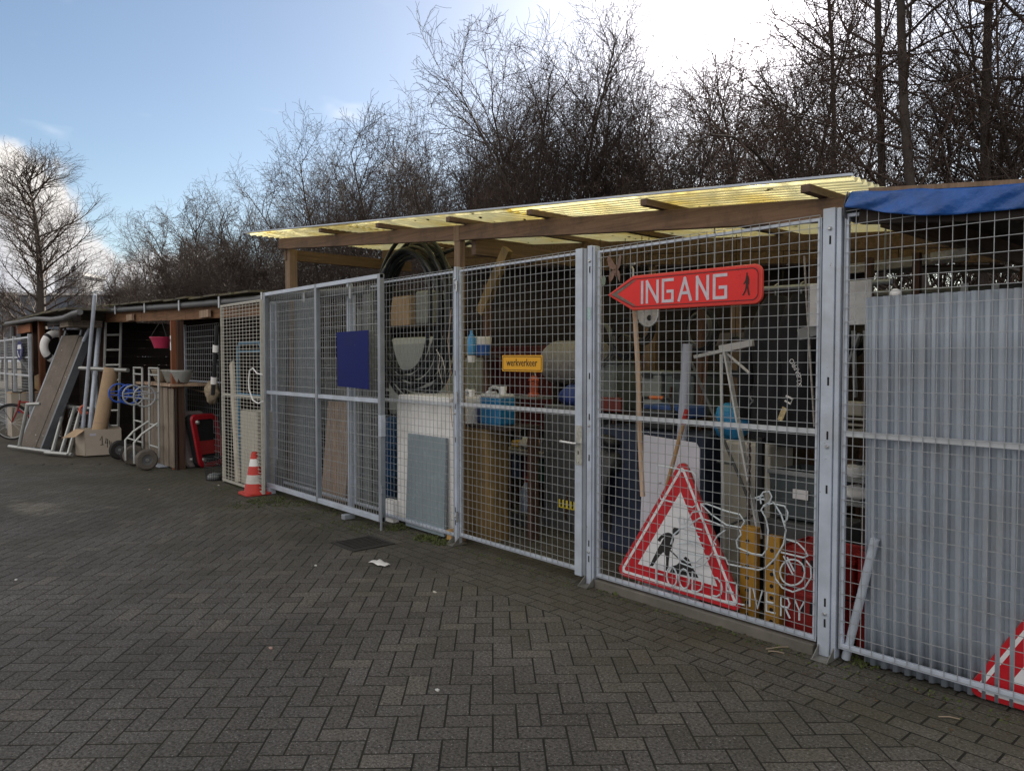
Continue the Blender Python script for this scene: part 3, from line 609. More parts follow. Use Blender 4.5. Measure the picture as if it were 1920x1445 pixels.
def build_fence():
    f = thing('wire_fence', (0, 0, 0), 'long galvanised wire mesh fence with steel posts and bolted panels', 'fence')
    post(f, 1.705, .095, .06); post(f, 0.015, .062, .06); post(f, -1.535, .045, .05); post(f, -3.38, .05, .05, foot=False, slots=False); post(f, -5.3, .05, .05, foot=False, slots=False, z1=2.3); post(f, -2.79, .04, .04, foot=False, slots=False)
    post(f, 3.62, .09, .06, foot=False)
    mesh_panel(f, .062, 1.645, .07, FH-.03, 0)
    mesh_panel(f, 1.765, 3.56, .07, FH-.03, 0, dx=.0555, dz=.0705)
    mesh_panel(f, -2.765, -1.565, .06, FH-.02, 0)
    mesh_panel(f, -3.35, -2.815, .08, FH-.04, 0.03, fr=.03); mesh_panel(f, -5.26, -3.41, .08, FH-.06, .03, fr=.03)
    # sticker on gate post
    MB().bb((-.012, -.0125, 1.86), (.022, -.0112, 1.945)).build('sticker', mat('sticker', (.35, .5, .52), .4, 0, .5, 60), f, label='small pale sticker on the gate post')
    # sand-coloured block wedged under the fence foot
    g = thing('mesh_gate', (-.75, 0, .05), 'wire mesh gate door with lever handle and galvanised lock plate', 'gate')
    fo = mesh_panel(g, -1.500, -.125, .075, FH-.02, 0, fr=.02)
    MB().bb((-.128, -.012, .05), (-.062, .036, FH)).build('lock_stile', GALV, g, bevel=.003)
    MB().bb((-.058, -.004, .06), (-.028, .030, FH-.005)).build('stop_profile', GALV_D, g, bevel=.002)
    lp = MB().bb((-.120, -.016, .84), (-.058, -.0125, 1.12)).build('lock_plate', mat('zinc_spangle', (.47, .47, .43), .42, .5, .35, 45), g, bevel=.001)
    for z in (.86, 1.10):
        for x in (-.11, -.088): MB().lathe([(.005, 0), (.004, .003)], (x, -.0162, z), 8, Matrix.Rotation(R(90), 3, 'X')).build('screw', STEELB, lp)
    MB().bb((-.095, -.0172, .915), (-.087, -.0155, .94)).build('keyhole', DARKHOLE, lp)
    MB().tube([(-.082, -.014, .995), (-.082, -.058, .995), (-.10, -.068, .996), (-.21, -.070, 1.0), (-.225, -.062, 1.0), (-.226, -.045, 1.0)], .0105, 10).build('handle', STEELB, g, smooth=True)
    for z in (.20, 1.22, 2.16):
        MB().lathe([(.009, 0), (.009, .09)], (-1.512, -.012, z), 10).build('hinge', STEELB, g, smooth=True)
    # sliding gate leaf in front of the fence
    Y = -.20; s = thing('sliding_gate', (-3.72, Y, .05), 'grey sliding gate leaf with fine mesh standing in front of the fence', 'gate')
    x0, x1, z0, z1 = -5.05, -2.43, .07, 2.375
    w = .045
    MB().bb((x0, Y, z1-.04), (x1, Y+.04, z1)).build('rail', GALV, s, bevel=.003); MB().bb((x0, Y, z0), (x1, Y+.04, z0+.05)).build('rail', GALV, s, bevel=.003)
    for a in (x0, -3.74, x1-w): MB().bb((a, Y-.002, z0+.001), (a+w, Y+.05, z1+.001)).build('stile', GALV_D, s, bevel=.003)
    for a, b in ((x0+w+.001, -3.741), (-3.74+w+.001, x1-w-.001)):
        MB().bb((a, Y+.008, 1.18), (b, Y+.03, 1.22)).build('mid_rail', GALV, s, bevel=.002)
        wires(a+.01, b-.01, z0+.05, z1-.03, Y+.038, .046, .106, .0022).build('wire_mesh', WIRE, s)
    MB().bb((x0+.05, Y-.02, .004), (x0+.16, Y+.06, .068)).build('end_foot', POSTB, s)
    MB().box((-2.44, Y+.02, .97), (.05, .05, .20)).build('lock_box', GALV, s, bevel=.003)
    MB().tube([(-2.41, Y-.01, .42), (-2.41, Y-.012, -.005)], .012, 8).build('drop_bolt', GALV_D, s)
    MB().box((-2.41, Y-.005, .37), (.06, .03, .04)).build('drop_bolt_bracket', GALV_D, s)
    MB().box((-3.05, Y+.0, .03), (.07, .12, .05)).build('guide_roller', GALV_D, s, bevel=.006)
    # blue sheet on it
    a, b = P(631, 623, Y=Y-.012), P(692, 730, Y=Y-.012)
    MB().prism([(a.x, a.z), (b.x, a.z+.005), (b.x, b.z), (a.x+.01, b.z+.015)], .004, lambda u, v, t: (u, Y-.010-t, v)).build('blue_board', BLUES, label='blank dark blue plastic board fixed on the sliding gate', cat='board', bevel=.002)
    # pale mesh panel left of it
    Y = -.32; m = thing('mesh_screen', (-5.45, Y, 0), 'pale wire mesh screen panel left of the sliding gate behind the traffic cone', 'panel')
    x0, x1 = -6.10, -4.84
    fr = MB(); fr.bb((x0, Y, 2.255), (x1, Y+.03, 2.28)); fr.bb((x0, Y, .03), (x1, Y+.03, .055)); fr.bb((x0, Y-.001, .02), (x0+.025, Y+.031, 2.281)); fr.bb((x1-.025, Y-.001, .02), (x1, Y+.031, 2.281))
    fr.build('frame', WIRE_W, m); MB().bb((x0+.026, Y+.006, 1.13), (x1-.026, Y+.024, 1.155)).build('mid_rail', WIRE_W, m)
    wires(x0+.01, x1-.01, .05, 2.27, Y-.004, .105, .0425, .0026).build('wire_mesh', WIRE_W, m)
build_fence()

# ================================================================== canopy over the yard store
SL = -.0905
TILT = 0.0
def roofz(x, y=.10): return 2.43 + SL*(x - 1.78) + TILT*(y - .10)
def build_canopy():
    c = thing('lean_to_canopy', (-1.5, .6, 0), 'timber canopy roofed with translucent yellow corrugated sheets above the fence', 'canopy')
    y0, y1 = -.10, 2.62
    xs = [(-5.75, -3.2), (-3.26, -.75), (-.81, 1.84)]
    for i, (a, b) in enumerate(xs):
        def fn(u, v, a=a, b=b, i=i):
            y = y0 + (y1-y0)*v; x = a + (b-a)*u
            return (x, y, roofz(x, y) + .060 + .015*math.sin(v*(y1-y0)/.076*2*math.pi) + .004*i + .006*math.sin(x*2.3))
        MB().grid(8, 290, fn).build('roof_sheet', POLY, c, smooth='all', solid=.0015)
    MB().beam((-5.82, y0-.005, roofz(-5.82, y0)+.074), (1.85, y0-.005, roofz(1.85, y0)+.074), .02, .012).build('edge_strip', GALV, c)
    def beam(y, x0, x1, h, w, dz, m=W_BEAM): MB().beam((x0, y, roofz(x0, y)+dz-h/2), (x1, y, roofz(x1, y)+dz-h/2), w, h).build('beam', m, c, bevel=.004)
    beam(.10, -5.22, 1.80, .125, .055, 0); beam(1.55, -5.2, 1.8, .12, .05, 0, W_RAFT); beam(2.55, -5.2, 1.8, .13, .05, 0, W_RAFT)
    for px, py in ((1500, 352), (1197, 384), (982, 404), (830, 417), (697, 430), (590, 437)):
        x = P(px+12, py+6, Y=-.10).x
        MB().beam((x, -.115, roofz(x)+.024), (x, 2.6, roofz(x)+.024), .05, .042).build('rafter', W_RAFT, c, bevel=.003)
    MB().bb((-1.66, .075, .0), (-1.58, .135, roofz(-1.62)-.128)).build('post', W_POST, c, bevel=.004)
    MB().beam((-1.62, .10, roofz(-1.62)-.003), (-1.62, .10, roofz(-1.62)-.135), .062, .075, up=(1, 0, 0)).build('post_cap', W_POST, c)
    MB().bb((-5.19, .14, .0), (-5.06, .24, roofz(-5.1)-.125)).build('post', W_POST, c, bevel=.004)
    MB().bb((1.60, .10, .0), (1.68, .18, roofz(1.64)-.13)).build('post', W_POST, c, bevel=.004)
    MB().bb((-1.52, 2.58, 0), (-1.43, 2.66, roofz(-1.48)-.13)).build('post', W_POST, c); MB().bb((-5.18, 2.58, 0), (-5.08, 2.66, roofz(-5.1)-.13)).build('post', W_POST, c)
    MB().bb((-5.2, .13, roofz(-5.2)-.26), (-5.13, 1.95, roofz(-5.2)-.13)).build('side_beam', W_RAFT, c)
    MB().bb((-1.50, .14, roofz(-1.5)-.25), (-1.44, 1.95, roofz(-1.5)-.13)).build('side_beam', W_RAFT, c)
    MB().beam((-1.40, .16, 1.98), (-1.05, .16, 2.48), .05, .09).build('brace', W_TRUNK, c)
build_canopy()

def build_tarp_roof():
    c = thing('tarp_roof', (2.8, .9, 0), 'flat dark timber roof with its front edge wrapped in a blue tarpaulin', 'roof')
    rz = lambda x: 2.415 + SL*1.25*(x - 1.8)
    x0, x1 = 1.84, 4.0
    nb = 9
    for i in range(nb):
        y = .02 + i*.3; MB().add(*boxpts(x0, x1, y, y+.29, rz, -.03, .0)).build('roof_board', W_DARK, c)
    for x in (1.95, 2.6, 3.3, 3.95): MB().bb((x-.03, .06, rz(x)-.15), (x+.03, 2.65, rz(x)-.032)).build('joist', W_RAFT, c)
    MB().add(*boxpts(x0, x1, .0, .05, rz, -.14, -.032)).build('front_joist', W_DARK, c)
    MB().add(*boxpts(x0+.05, x1, -.012, .012, rz, .012, .034)).build('trim_plank', W_POST, c)
    MB().bb((3.88, 2.5, 0), (3.96, 2.6, rz(3.9)-.15)).build('post', W_DARKZ, c); MB().bb((1.9, 2.5, 0), (1.98, 2.6, rz(1.9)-.15)).build('post', W_DARKZ, c); MB().bb((3.88, .08, 0), (3.96, .16, rz(3.9)-.15)).build('post', W_DARKZ, c)
    rg = np.random.default_rng(5); ph = rg.random(8)*6.28
    def fn(u, v):
        x = 1.80 + (4.02-1.80)*u
        wr = sum(math.sin(x*(5+6.7*k) + ph[k] + v*(3+2*k))*(.012/(1+k*.5)) for k in range(6))
        zt = rz(x) + .016
        if v < .4: y = .30 - v/.4*.325; z = zt + .006*math.sin(x*9+v*7) + wr*.3
        else:
            t = (v-.4)/.6; y = -.026 - .02*t + wr*.9*(.3+t); drop = .085 + .035*math.sin(min(1, (x-1.80)/.5)*3.1416/2) + .012*math.sin(x*6+1)
            z = zt - .002 - t*drop + wr*.2
        return (x, y, z)
    MB().grid(260, 22, fn).build('tarpaulin', TARP, c, smooth='all', solid=.002)
    def fl(u, v):
        a = u*1.0; y = -.03 + .33*a; z = rz(1.8) + .02 - v*(.12 + .03*math.sin(a*5)); return (1.792 - .012*math.sin(a*9+v*2) - .01*v, y, z)
    MB().grid(14, 6, fl).build('tarpaulin_end_flap', mat('tarp_inside', (.13, .14, .16), .5, 0, .3, 8), c, smooth='all', solid=.002)
def boxpts(x0, x1, y0, y1, zf, a, b):
    vs = []
    for (x, y, d) in ((x0, y0, a), (x1, y0, a), (x1, y1, a), (x0, y1, a), (x0, y0, b), (x1, y0, b), (x1, y1, b), (x0, y1, b)): vs.append((x, y, zf(x)+d))
    return vs, [(3, 2, 1, 0), (4, 5, 6, 7), (0, 1, 5, 4), (1, 2, 6, 5), (2, 3, 7, 6), (3, 0, 4, 7)]
build_tarp_roof()

def build_store_walls():
    w = thing('store_back_wall', (0, 2.9, 0), 'dark boarded rear wall at the back of the mesh-fronted store', 'wall')
    h = .165
    for i in range(19):
        z = i*h
        for x0, x1 in ((-5.3, -3.0), (-2.99, -.6), (-.59, .62), (.63, 4.0)):
            if x0 > .6 and z > 1.6: continue
            if z + h > roofz(x1) + .02: continue
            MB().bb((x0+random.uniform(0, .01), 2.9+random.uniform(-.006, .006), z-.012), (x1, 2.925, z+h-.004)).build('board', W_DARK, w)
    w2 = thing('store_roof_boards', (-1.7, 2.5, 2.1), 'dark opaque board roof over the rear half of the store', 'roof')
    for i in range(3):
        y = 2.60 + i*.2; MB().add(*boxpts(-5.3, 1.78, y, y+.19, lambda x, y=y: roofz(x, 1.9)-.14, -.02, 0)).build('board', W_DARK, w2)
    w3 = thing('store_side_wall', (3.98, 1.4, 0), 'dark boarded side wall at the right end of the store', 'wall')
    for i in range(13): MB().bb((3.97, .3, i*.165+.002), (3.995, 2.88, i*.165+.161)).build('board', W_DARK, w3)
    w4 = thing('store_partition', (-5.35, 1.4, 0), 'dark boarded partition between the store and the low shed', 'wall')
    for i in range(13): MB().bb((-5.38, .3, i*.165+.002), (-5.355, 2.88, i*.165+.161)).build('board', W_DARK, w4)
build_store_walls()

# ================================================================== low sheds on the left
def build_low_shed():
    s = thing('low_timber_shed', (-8., .5, 0), 'low open-fronted timber shed with felt roof and grey gutter left of the mesh store', 'shed')
    gp = sorted([P(690, 543, Y=-.07), P(490, 560, Y=-.10), P(335, 573, Y=-.32), P(185, 583, Y=-.60)], key=lambda v: v.x)
    gz = lambda x: float(np.interp(x, [v.x for v in gp], [v.z for v in gp])); gy = lambda x: float(np.interp(x, [v.x for v in gp], [v.y for v in gp]))
    # roof as overlapping felted boards running front to back
    x = -11.3; k = 0
    while x < -5.75:
        w = .46; zf = gz(x) + .085 + random.uniform(0, .018)
        vs, fs = boxpts(0, w, 0, 1, lambda q: 0, -.02, .004)
        pts = [(x + a, gy(x) - .06 + (2.6)*b, zf + (gz(x+a)-gz(x)) + .16*b + c) for a, b, c in vs]
        MB().add(pts, fs).build('roof_board', ROOFF, s); x += w - .012; k += 1
    MB().tube([(q, gy(q), gz(q)) for q in np.linspace(gp[0].x, gp[-1].x, 26)], .043, 12).build('gutter', mat('gutter_grey', (.12, .125, .135), .5, 0, .15, 4), s, smooth=True)
    for q in (-10.2, -8.9, -7.6, -6.35, -5.2, -4.1, -3.1):
        MB().bb((q-.02, gy(q)-.062, gz(q)-.08), (q+.02, gy(q)-.053, gz(q)+.07)).build('gutter_bracket', GALV_L, s)
    vs, fs = boxpts(0, 1, 0, .05, lambda q: 0, -.20, -.04)
    for x0_, x1_ in ((-11.1, -9.4), (-9.39, -7.7), (-7.69, -5.45)):
        MB().add([(x0_+(x1_-x0_)*a, gy(x0_+(x1_-x0_)*a)+.07+b, gz(x0_+(x1_-x0_)*a)+c) for a, b, c in vs], fs).build('fascia_beam', W_FASC, s)
    for q, w in ((-9.95, .32), (-7.15, .36)):
        MB().bb((q, gy(q)+.03, gz(q)-.19), (q+w, gy(q)+.068, gz(q)-.09)).build('name_board', W_BOARD, s)
    def pst(px, Y, w, m=W_DARKZ):
        q = P(px, 700, Y=Y).x; MB().bb((q-w/2, Y-.045, 0), (q+w/2, Y+.045, gz(q)-.22)).build('post', m, s, bevel=.004); return q
    pst(337, -.33, .13); q = pst(327, -.40, .05, W_RED); pst(192, -.5, .1); pst(180, 1.6, .1)  # the narrow red strip stands for the lit face of the dark post
    MB().bb((q-.02, -.4475, 1.72), (q+.02, -.4462, 1.93)).build('house_number_plate', SIGNW, s)
    text_mb('8', lambda a, b, c: (q + a, -.449 - c, 1.86 + b), .07, .0008).build('house_number', INK, s)
    for i in range(14):
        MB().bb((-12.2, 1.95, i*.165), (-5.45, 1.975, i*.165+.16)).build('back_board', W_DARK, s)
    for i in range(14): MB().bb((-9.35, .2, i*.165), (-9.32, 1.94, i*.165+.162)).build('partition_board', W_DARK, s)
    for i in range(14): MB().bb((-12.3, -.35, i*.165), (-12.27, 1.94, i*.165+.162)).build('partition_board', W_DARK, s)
    # slatted counter front
    cx0, cx1 = P(272, 800, Y=-.45).x, P(326, 800, Y=-.45).x
    n = 6
    for i in range(n):
        a = cx0 + (cx1-cx0)*i/n
        MB().bb((a+.012, -.455+.006*(i % 2), .03), (a+(cx1-cx0)/n-.03, -.43, 1.19-.01*(i % 3))).build('counter_plank', W_GREY, s, bevel=.003)
    MB().bb((cx0-.35, -.42, .0), (cx1, -.405, 1.17)).build('counter_backing', W_DARK, s)
    MB().bb((cx0-.4, -.50, 1.2), (cx1+.02, .1, 1.235)).build('counter_top', W_BOARD, s, bevel=.004)
    # inside shelves
    for z in (1.55, 1.95): MB().bb((-12.2, 1.2, z), (-9.4, 1.9, z+.03)).build('shelf', W_DARK, s)
    for z in (1.0, 1.5, 1.9): MB().bb((-7.7, 1.3, z), (-5.6, 1.9, z+.03)).build('shelf', W_DARK, s)
    return cx0, cx1
CX0, CX1 = build_low_shed()
def build_far_shed():
    s = thing('far_shed', (-14.5, -.4, 0), 'farther timber shed at the left edge with drooping grey gutter and downpipe', 'shed')
    G = mat('gutter_dull', (.11, .113, .12), .55, 0, .2, 4)
    a = [P(px, py, Y=Y) for px, py, Y in ((12, 607, -1.22), (35, 603, -1.2), (70, 597, -1.2), (98, 599, -1.2), (120, 596, -1.2), (138, 588, -1.2), (150, 585, -1.2))]
    MB().tube(a, .045, 10).build('gutter', G, s, smooth=True)
    r0, r1 = P(10, 600, Y=-1.22), P(150, 575, Y=-1.22)
    x0, x1 = -17.6, -10.5
    for k in range(12):
        xa = x0 + (x1-x0)*k/12; w = (x1-x0)/12; t = k/12
        z = 2.40 + .03*math.sin(t*3) + random.uniform(0, .015)
        MB().add(*boxpts(xa, xa+w+.03, -1.24, .9, lambda q, z=z: z, 0, .035)).build('roof_board', ROOFF, s)
    for px, w, m in ((26, .10, W_DARKZ), (66, .16, W_DARKZ), (78, .18, W_RED), (118, .12, W_DARKZ)):
        q = P(px, 650, Y=-.95); MB().bb((q.x-w/2, -1.0, 0), (q.x+w/2, -.9, 2.45)).build('post', m, s, bevel=.004)
    a, b = P(33, 620, Y=-1.05), P(58, 632, Y=-1.05)
    MB().bb((a.x, -1.06, 2.18), (b.x, -1.02, 2.36)).build('fascia_board', wood('wood_orange', (.34, .13, .06), 'x'), s)
    MB().bb((-13.2, -1.06, 2.22), (-10.6, -1.0, 2.42)).build('fascia_board', W_DARK, s)
    for i in range(14): MB().bb((-17.5, .3, i*.18-.01), (-12.4, .32, i*.18+.172)).build('back_board', W_DARK, s)
    for i in range(13): MB().bb((-17.5, -.9, i*.18-.01), (-17.47, .3, i*.18+.172)).build('side_board', W_DARK, s)
    d = [P(px, py, Y=-1.18) for px, py in ((24, 612), (24, 646), (30, 662), (54, 690), (59, 702), (60, 770))]
    MB().tube(d, .05, 10).build('downpipe', G, s, smooth=True)
    # pale planks stored under the eave
    for i in range(3): 
        a, b = P(112, 604+i*4, Y=-1.12), P(128, 602+i*4, Y=-1.12); MB().bb((a.x, -1.12, a.z-.02), (b.x, -.6, a.z+.012)).build('stored_plank', W_GREY, s)
build_far_shed()
def build_far_fence():
    s = thing('mesh_enclosure', (-16., -1.6, 0), 'pale galvanised mesh enclosure panel at the far left edge behind the bicycle', 'fence')
    Y = -1.25; x0, x1 = P(-30, 700, Y=Y).x, P(58, 700, Y=Y).x
    for px in (-28, 12, 28, 57): 
        q = P(px, 700, Y=Y).x; MB().bb((q-.03, Y-.03, 0), (q+.03, Y+.03, 2.1)).build('post', GALV_L, s)
    for z in (.5, 1.25, 1.62, 2.02): MB().bb((x0, Y-.012, z), (x1, Y+.012, z+.035)).build('rail', GALV_L, s)
    wires(x0, x1, .1, 2.0, Y+.015, .1, .06, .003).build('wire_mesh', WIRE, s)
    # round blue safety sign
    c = P(37, 657, Y=Y-.06); rr = .20
    g = thing('safety_sign', (c.x, Y-.06, c.z-rr), 'round blue safety sign with white face shield symbol on the far left mesh', 'sign')
    fx = .9
    def fn(a, b, t): return (c.x + a*1.9, Y-.06-t, c.z + b)
    MB().prism([(rr*math.cos(R(i*15)), rr*math.sin(R(i*15))) for i in range(24)], .006, fn).build('disc', BLUES, g)
    fn2 = lambda a, b, t: (c.x + a*1.9, Y-.0665-t, c.z + b)
    MB().prism([(-.10, .12), (.10, .12), (.13, .03), (-.13, .03)], .002, fn2).build('symbol_band', SIGNW, g)
    MB().tube([fn2(a, b, .001) for a, b in ((-.11, .0), (-.09, -.07), (-.03, -.14), (.03, -.14), (.09, -.07), (.11, .0))], .008, 6).build('symbol_outline', SIGNW, g)
build_far_fence()

# ================================================================== things in front of the low shed
def hand_truck(X, Y0, m, mr, tyre, label, half=.23, low=True):
    t = thing('hand_truck', (X, Y0, 0), label, 'hand truck', 'hand trucks parked before the low shed')
    xs = (X-half, X+half)
    for x in xs:
        MB().tube([(x, Y0+.20, .16), (x, Y0+.20, .6), (x, Y0+.21, 1.42), (x, Y0+.21, 1.46)], .017, 8).build('upright', m, t, smooth=True)
        rg = [(x+(.06 if x > X else -.06), Y0+.0+.145*math.cos(R(a)), 1.06+.145*math.sin(R(a))) for a in range(0, 360, 20)]
        MB().tube(rg, .013, 8, closed=True).build('loop_handle', mr, t, smooth=True)
        for dz in (-.05, .045): MB().tube([(x+(.06 if x > X else -.06), Y0-.135, 1.06+dz*.4), (x+(.06 if x > X else -.06), Y0+.1, 1.06+dz), (x, Y0+.21, 1.06+dz)], .009, 6).build('handle_bar', mr, t)
        if low: MB().tube([(x-.02, Y0+.19, .66), (x-.02, Y0-.02, .52), (x-.02, Y0-.13, .40), (x-.02, Y0-.13, .10)], .016, 8).build('rear_rail', m, t, smooth=True)
        wx = x + (.10 if x > X else -.10)
        MR = Matrix.Rotation(R(90), 3, 'Y')
        wh = MB().lathe([(.075, -.036), (.13, -.038), (.15, -.022), (.155, 0), (.15, .022), (.13, .038), (.075, .036), (.075, -.036)], (wx, Y0, .155), 24, MR, cap=False).build('wheel', tyre, t, smooth=True)
        MB().lathe([(.0001, -.026), (.07, -.026), (.076, -.03), (.076, .03), (.07, .026), (.0001, .026)], (wx, Y0, .155), 18, MR, cap=False).build('rim', GREYD, wh, smooth=True)
        MB().lathe([(.024, -.05), (.024, .05)], (wx, Y0, .155), 10, MR).build('hub', STEELB, wh)
    for z in (1.46, 1.36, .62, .30): MB().tube([(xs[0], Y0+.205, z), (xs[1], Y0+.205, z)], .015, 8).build('crossbar', m, t)
    if low: MB().tube([(xs[0]-.02, Y0-.11, .43), (xs[1]-.02, Y0-.11, .43)], .012, 8).build('crossbar', m, t)
    MB().tube([(xs[0]-.12, Y0, .155), (xs[1]+.12, Y0, .155)], .012, 8).build('axle', GALV_D, t)
    MB().bb((X-.24, Y0+.19, .012), (X+.24, Y0+.50, .022)).build('toe_plate', GALV, t, bevel=.002)
    for x in xs: MB().beam((x, Y0+.2, .155), (x, Y0+.0, .155), .012, .03).build('axle_bracket', GALV_D, t)
q = P(272, 882, Z=0)
ALU = mat('aluminium', (.42, .43, .42), .4, .6, .15, 8)
hand_truck(q.x-.32, q.y+.02, ALU, mat('loop_grey', (.32, .34, .36), .5, 0, .1), RUBG, 'grey aluminium hand truck with loop handles and two pneumatic tyres')
BLUEP = mat('loop_blue', (.03, .10, .48), .45, 0, .1)
hand_truck(q.x-1.22, q.y+.04, ALU, BLUEP, RUB, 'hand truck with blue loop handles behind the grey one', low=False)

def leaning_things():
    # scaffold deck
    bl, br = P(38, 838, Z=.0), P(78, 843, Z=.0); tl, tr = P(120, 630, Y=-.95), P(162, 628, Y=-.74)
    t = thing('scaffold_deck', tuple((bl+br)/2), 'brown plywood scaffold deck with steel edge leaning against the far shed', 'scaffold deck')
    n = (br-bl).cross(tl-bl).normalized(); 
    if n.dot(CAM-bl) < 0: n = -n
    def F(u, v, d): return bl + (br-bl)*u + ((tl-bl)*(1-u) + (tr-br)*u)*v + n*d
    def slab(u0, u1, v0, v1, d0, d1):
        return MB().add([F(u, v, d) for d in (d0, d1) for u, v in ((u0, v0), (u1, v0), (u1, v1), (u0, v1))], [(0, 3, 2, 1), (4, 5, 6, 7), (0, 1, 5, 4), (1, 2, 6, 5), (2, 3, 7, 6), (3, 0, 4, 7)])
    slab(.0, .73, 0.01, 1, 0, .02).build('plywood', DECK, t); slab(.74, .97, .015, .985, -.01, .012).build('plywood', DECK, t)
    slab(.98, 1.05, -.0, 1.02, -.10, .03).build('side_channel', mat('channel_dull', (.17, .185, .205), .5, .4, .25, 5), t); slab(-.06, -.005, 0, 1.0, -.08, .022).build('side_channel', GALV_D, t)
    for u in (-.02, .70): MB().tube([F(u, .99, -.02), F(u, 1.05, -.0), F(u, 1.055, .05)], .02, 8).build('hook', GALV_D, t)
    MB().tube([F(1.05, .94, .03), F(1.12, 1.08, .03)], .028, 8).build('coupling', GALV, t)
    # scaffold frames (ladder-like) below the deck
    def rod(a, b, r, Ya=None, Yb=None, Zb=0.0):
        pa = P(*a, Y=Ya); pb = P(*b, Z=Zb) if Yb is None else P(*b, Y=Yb); return MB().tube([pa, pb], r, 10)
    f1 = thing('scaffold_section', tuple(P(60, 838, Z=0)), 'pale tubular scaffold frame lying under the leaning deck near the bicycle', 'scaffold frame')
    a, b, c, d = P(50, 758, Y=-1.62), P(75, 757, Y=-1.45), P(34, 838, Z=.05), P(80, 846, Z=.05)
    MB().tube([a, b], .03, 8).build('rail', ALU, f1, smooth=True); MB().tube([c - Vector((.25, .1, 0)), d + Vector((.2, .1, 0))], .03, 8).build('rail', ALU, f1, smooth=True)
    MB().tube([a + Vector((.1, 0, 0)), c + Vector((.1, 0, 0))], .03, 8).build('tube', ALU, f1, smooth=True)
    f2 = thing('scaffold_section', tuple(P(110, 848, Z=0)), 'pale tubular scaffold frame with red clamp leaning beside the cardboard box', 'scaffold frame')
    T = [P(118, 762, Y=-1.06), P(152, 764, Y=-.86), P(176, 766, Y=-.72)]
    Bm = [P(85, 848, Z=.04), P(112, 850, Z=.04), P(135, 852, Z=.04)]
    MB().tube(T, .03, 8).build('rail', ALU, f2, smooth=True); MB().tube(Bm, .03, 8).build('rail', ALU, f2, smooth=True)
    for i, (u, v) in enumerate((((121, 763), (98, 848)), ((140, 764), (114, 850)), ((152, 765), (128, 852)))):
        MB().tube([P(*u, Y=-1.02+i*.07), P(*v, Z=.04)], .03, 8).build('tube', ALU, f2, smooth=True)
    cc = P(158, 768, Y=-.9); MB().tube([(cc.x+.02, cc.y+.07*math.cos(R(g)), cc.z+.07*math.sin(R(g))) for g in range(60, 330, 20)], .022, 8).build('clamp', mat('clamp_orange', (.55, .11, .06), .5), f2, smooth=True)
    # long poles
    poles = [((178, 552), (152, 852), .03, -.85, 'tall grey steel pole with hook top rising above the shed roof', GALV, 1),
             ((187, 606), (165, 850), .04, -.55, 'round grey pipe leaning left of the aluminium ladder', GALV, 0), ((172, 640), (150, 848), .032, -.6, 'thin dark pipe leaning behind the scaffold deck', GALV_D, 0),
             ((176, 690), (190, 850), .045, -.5, 'weathered wide pipe behind the cardboard tube', GALV, 0), ((195, 690), (205, 850), .03, -.45, 'short grey pipe standing right of the cardboard tube', GALV_D, 0)]
    for a, b, r, Y, lb, m, hk in poles:
        pa = P(*a, Y=Y); pb = Vector((P(*b, Z=0).x, Y-.45 if not hk else Y-.1, 0)); pb = P(b[0], 846, Z=0)
        t = thing('steel_pole', tuple(pb), lb, 'pole'); MB().tube([pb, pa], r, 12).build('shaft', m, t, smooth=True)
        if hk: MB().tube([pa + Vector((0, 0, -.05)), pa + Vector((0, -.03, .03)), pa + Vector((0, .05, .06)), pa + Vector((0, .11, .02))], .012, 6).build('hook', GALV_D, t)
        else: MB().lathe([(r*1.15, -.02), (r*1.2, .03)], pa, 12).build('cap', GALV_D, t)
    # cross tube resting on the poles
    a, b = P(150, 690, Y=-.9), P(240, 694, Y=-.45); MB().tube([a, b], .035, 10).build('scaffold_tube', ALU, label='pale horizontal scaffold tube resting across the leaning poles', cat='tube', smooth=True)
    # aluminium ladder
    t = thing('aluminium_ladder', tuple(P(232, 850, Z=0)), 'aluminium ladder leaning against the fascia of the low shed', 'ladder')
    La = P(198, 603, Y=-.50); Ra = P(227, 602, Y=-.50+.30*.94)
    Ra = La + (P(227, 602, Y=-.30) - La)
    Lb = Vector((La.x+.1, La.y-.12, 0)); Rb = Vector((Ra.x+.1, Ra.y-.12, 0))
    for p, q2 in ((La, Lb), (Ra, Rb)): MB().beam(p, q2, .03, .07, up=(1, 0, 0)).build('stile', ALU, t, bevel=.003)
    for i in range(8):
        k = .105 + i*.118; MB().tube([La.lerp(Lb, k), Ra.lerp(Rb, k)], .02, 8).build('rung', ALU, t, smooth=True)
    # cardboard box and tube
    a, b = P(143, 856, Z=0), P(228, 851, Z=0); dx = (b-a); w = dx.length; dx.normalize(); dy = Vector((-dx.y, dx.x, 0)); 
    if dy.dot(Vector((-1, .3, 0))) < 0: dy = -dy
    MT = Matrix((dx, dy, Vector((0, 0, 1)))).transposed(); H = .43; D = .45
    t = thing('cardboard_box', tuple((a+b)/2), 'open grey brown cardboard box with one flap out below the hand truck handles', 'box')
    def B(u, v, z): return a + dx*(u*w) + dy*(v*D) + Vector((0, 0, z))
    def wall(p, q2, z0, z1, nm='side'): 
        MB().beam((p+q2)/2*0 + p + Vector((0, 0, (z0+z1)/2)), q2 + Vector((0, 0, (z0+z1)/2)), .006, z1-z0).build(nm, CARDG, t)
    wall(B(.2, 0, 0), B(1, 0, 0), .004, H); wall(B(1, .01, 0), B(1, 1, 0), .004, H); wall(B(.99, 1, 0), B(.02, 1, 0), .004, H); wall(B(0, .6, 0), B(.19, .0, 0), .004, H)
    MB().add([B(.02, .4, .005), B(.2, .02, .005), B(.98, .02, .005), B(.98, .98, .005), B(.02, .98, .005)], [(0, 1, 2, 3, 4)]).build('bottom', CARD, t, solid=.004)
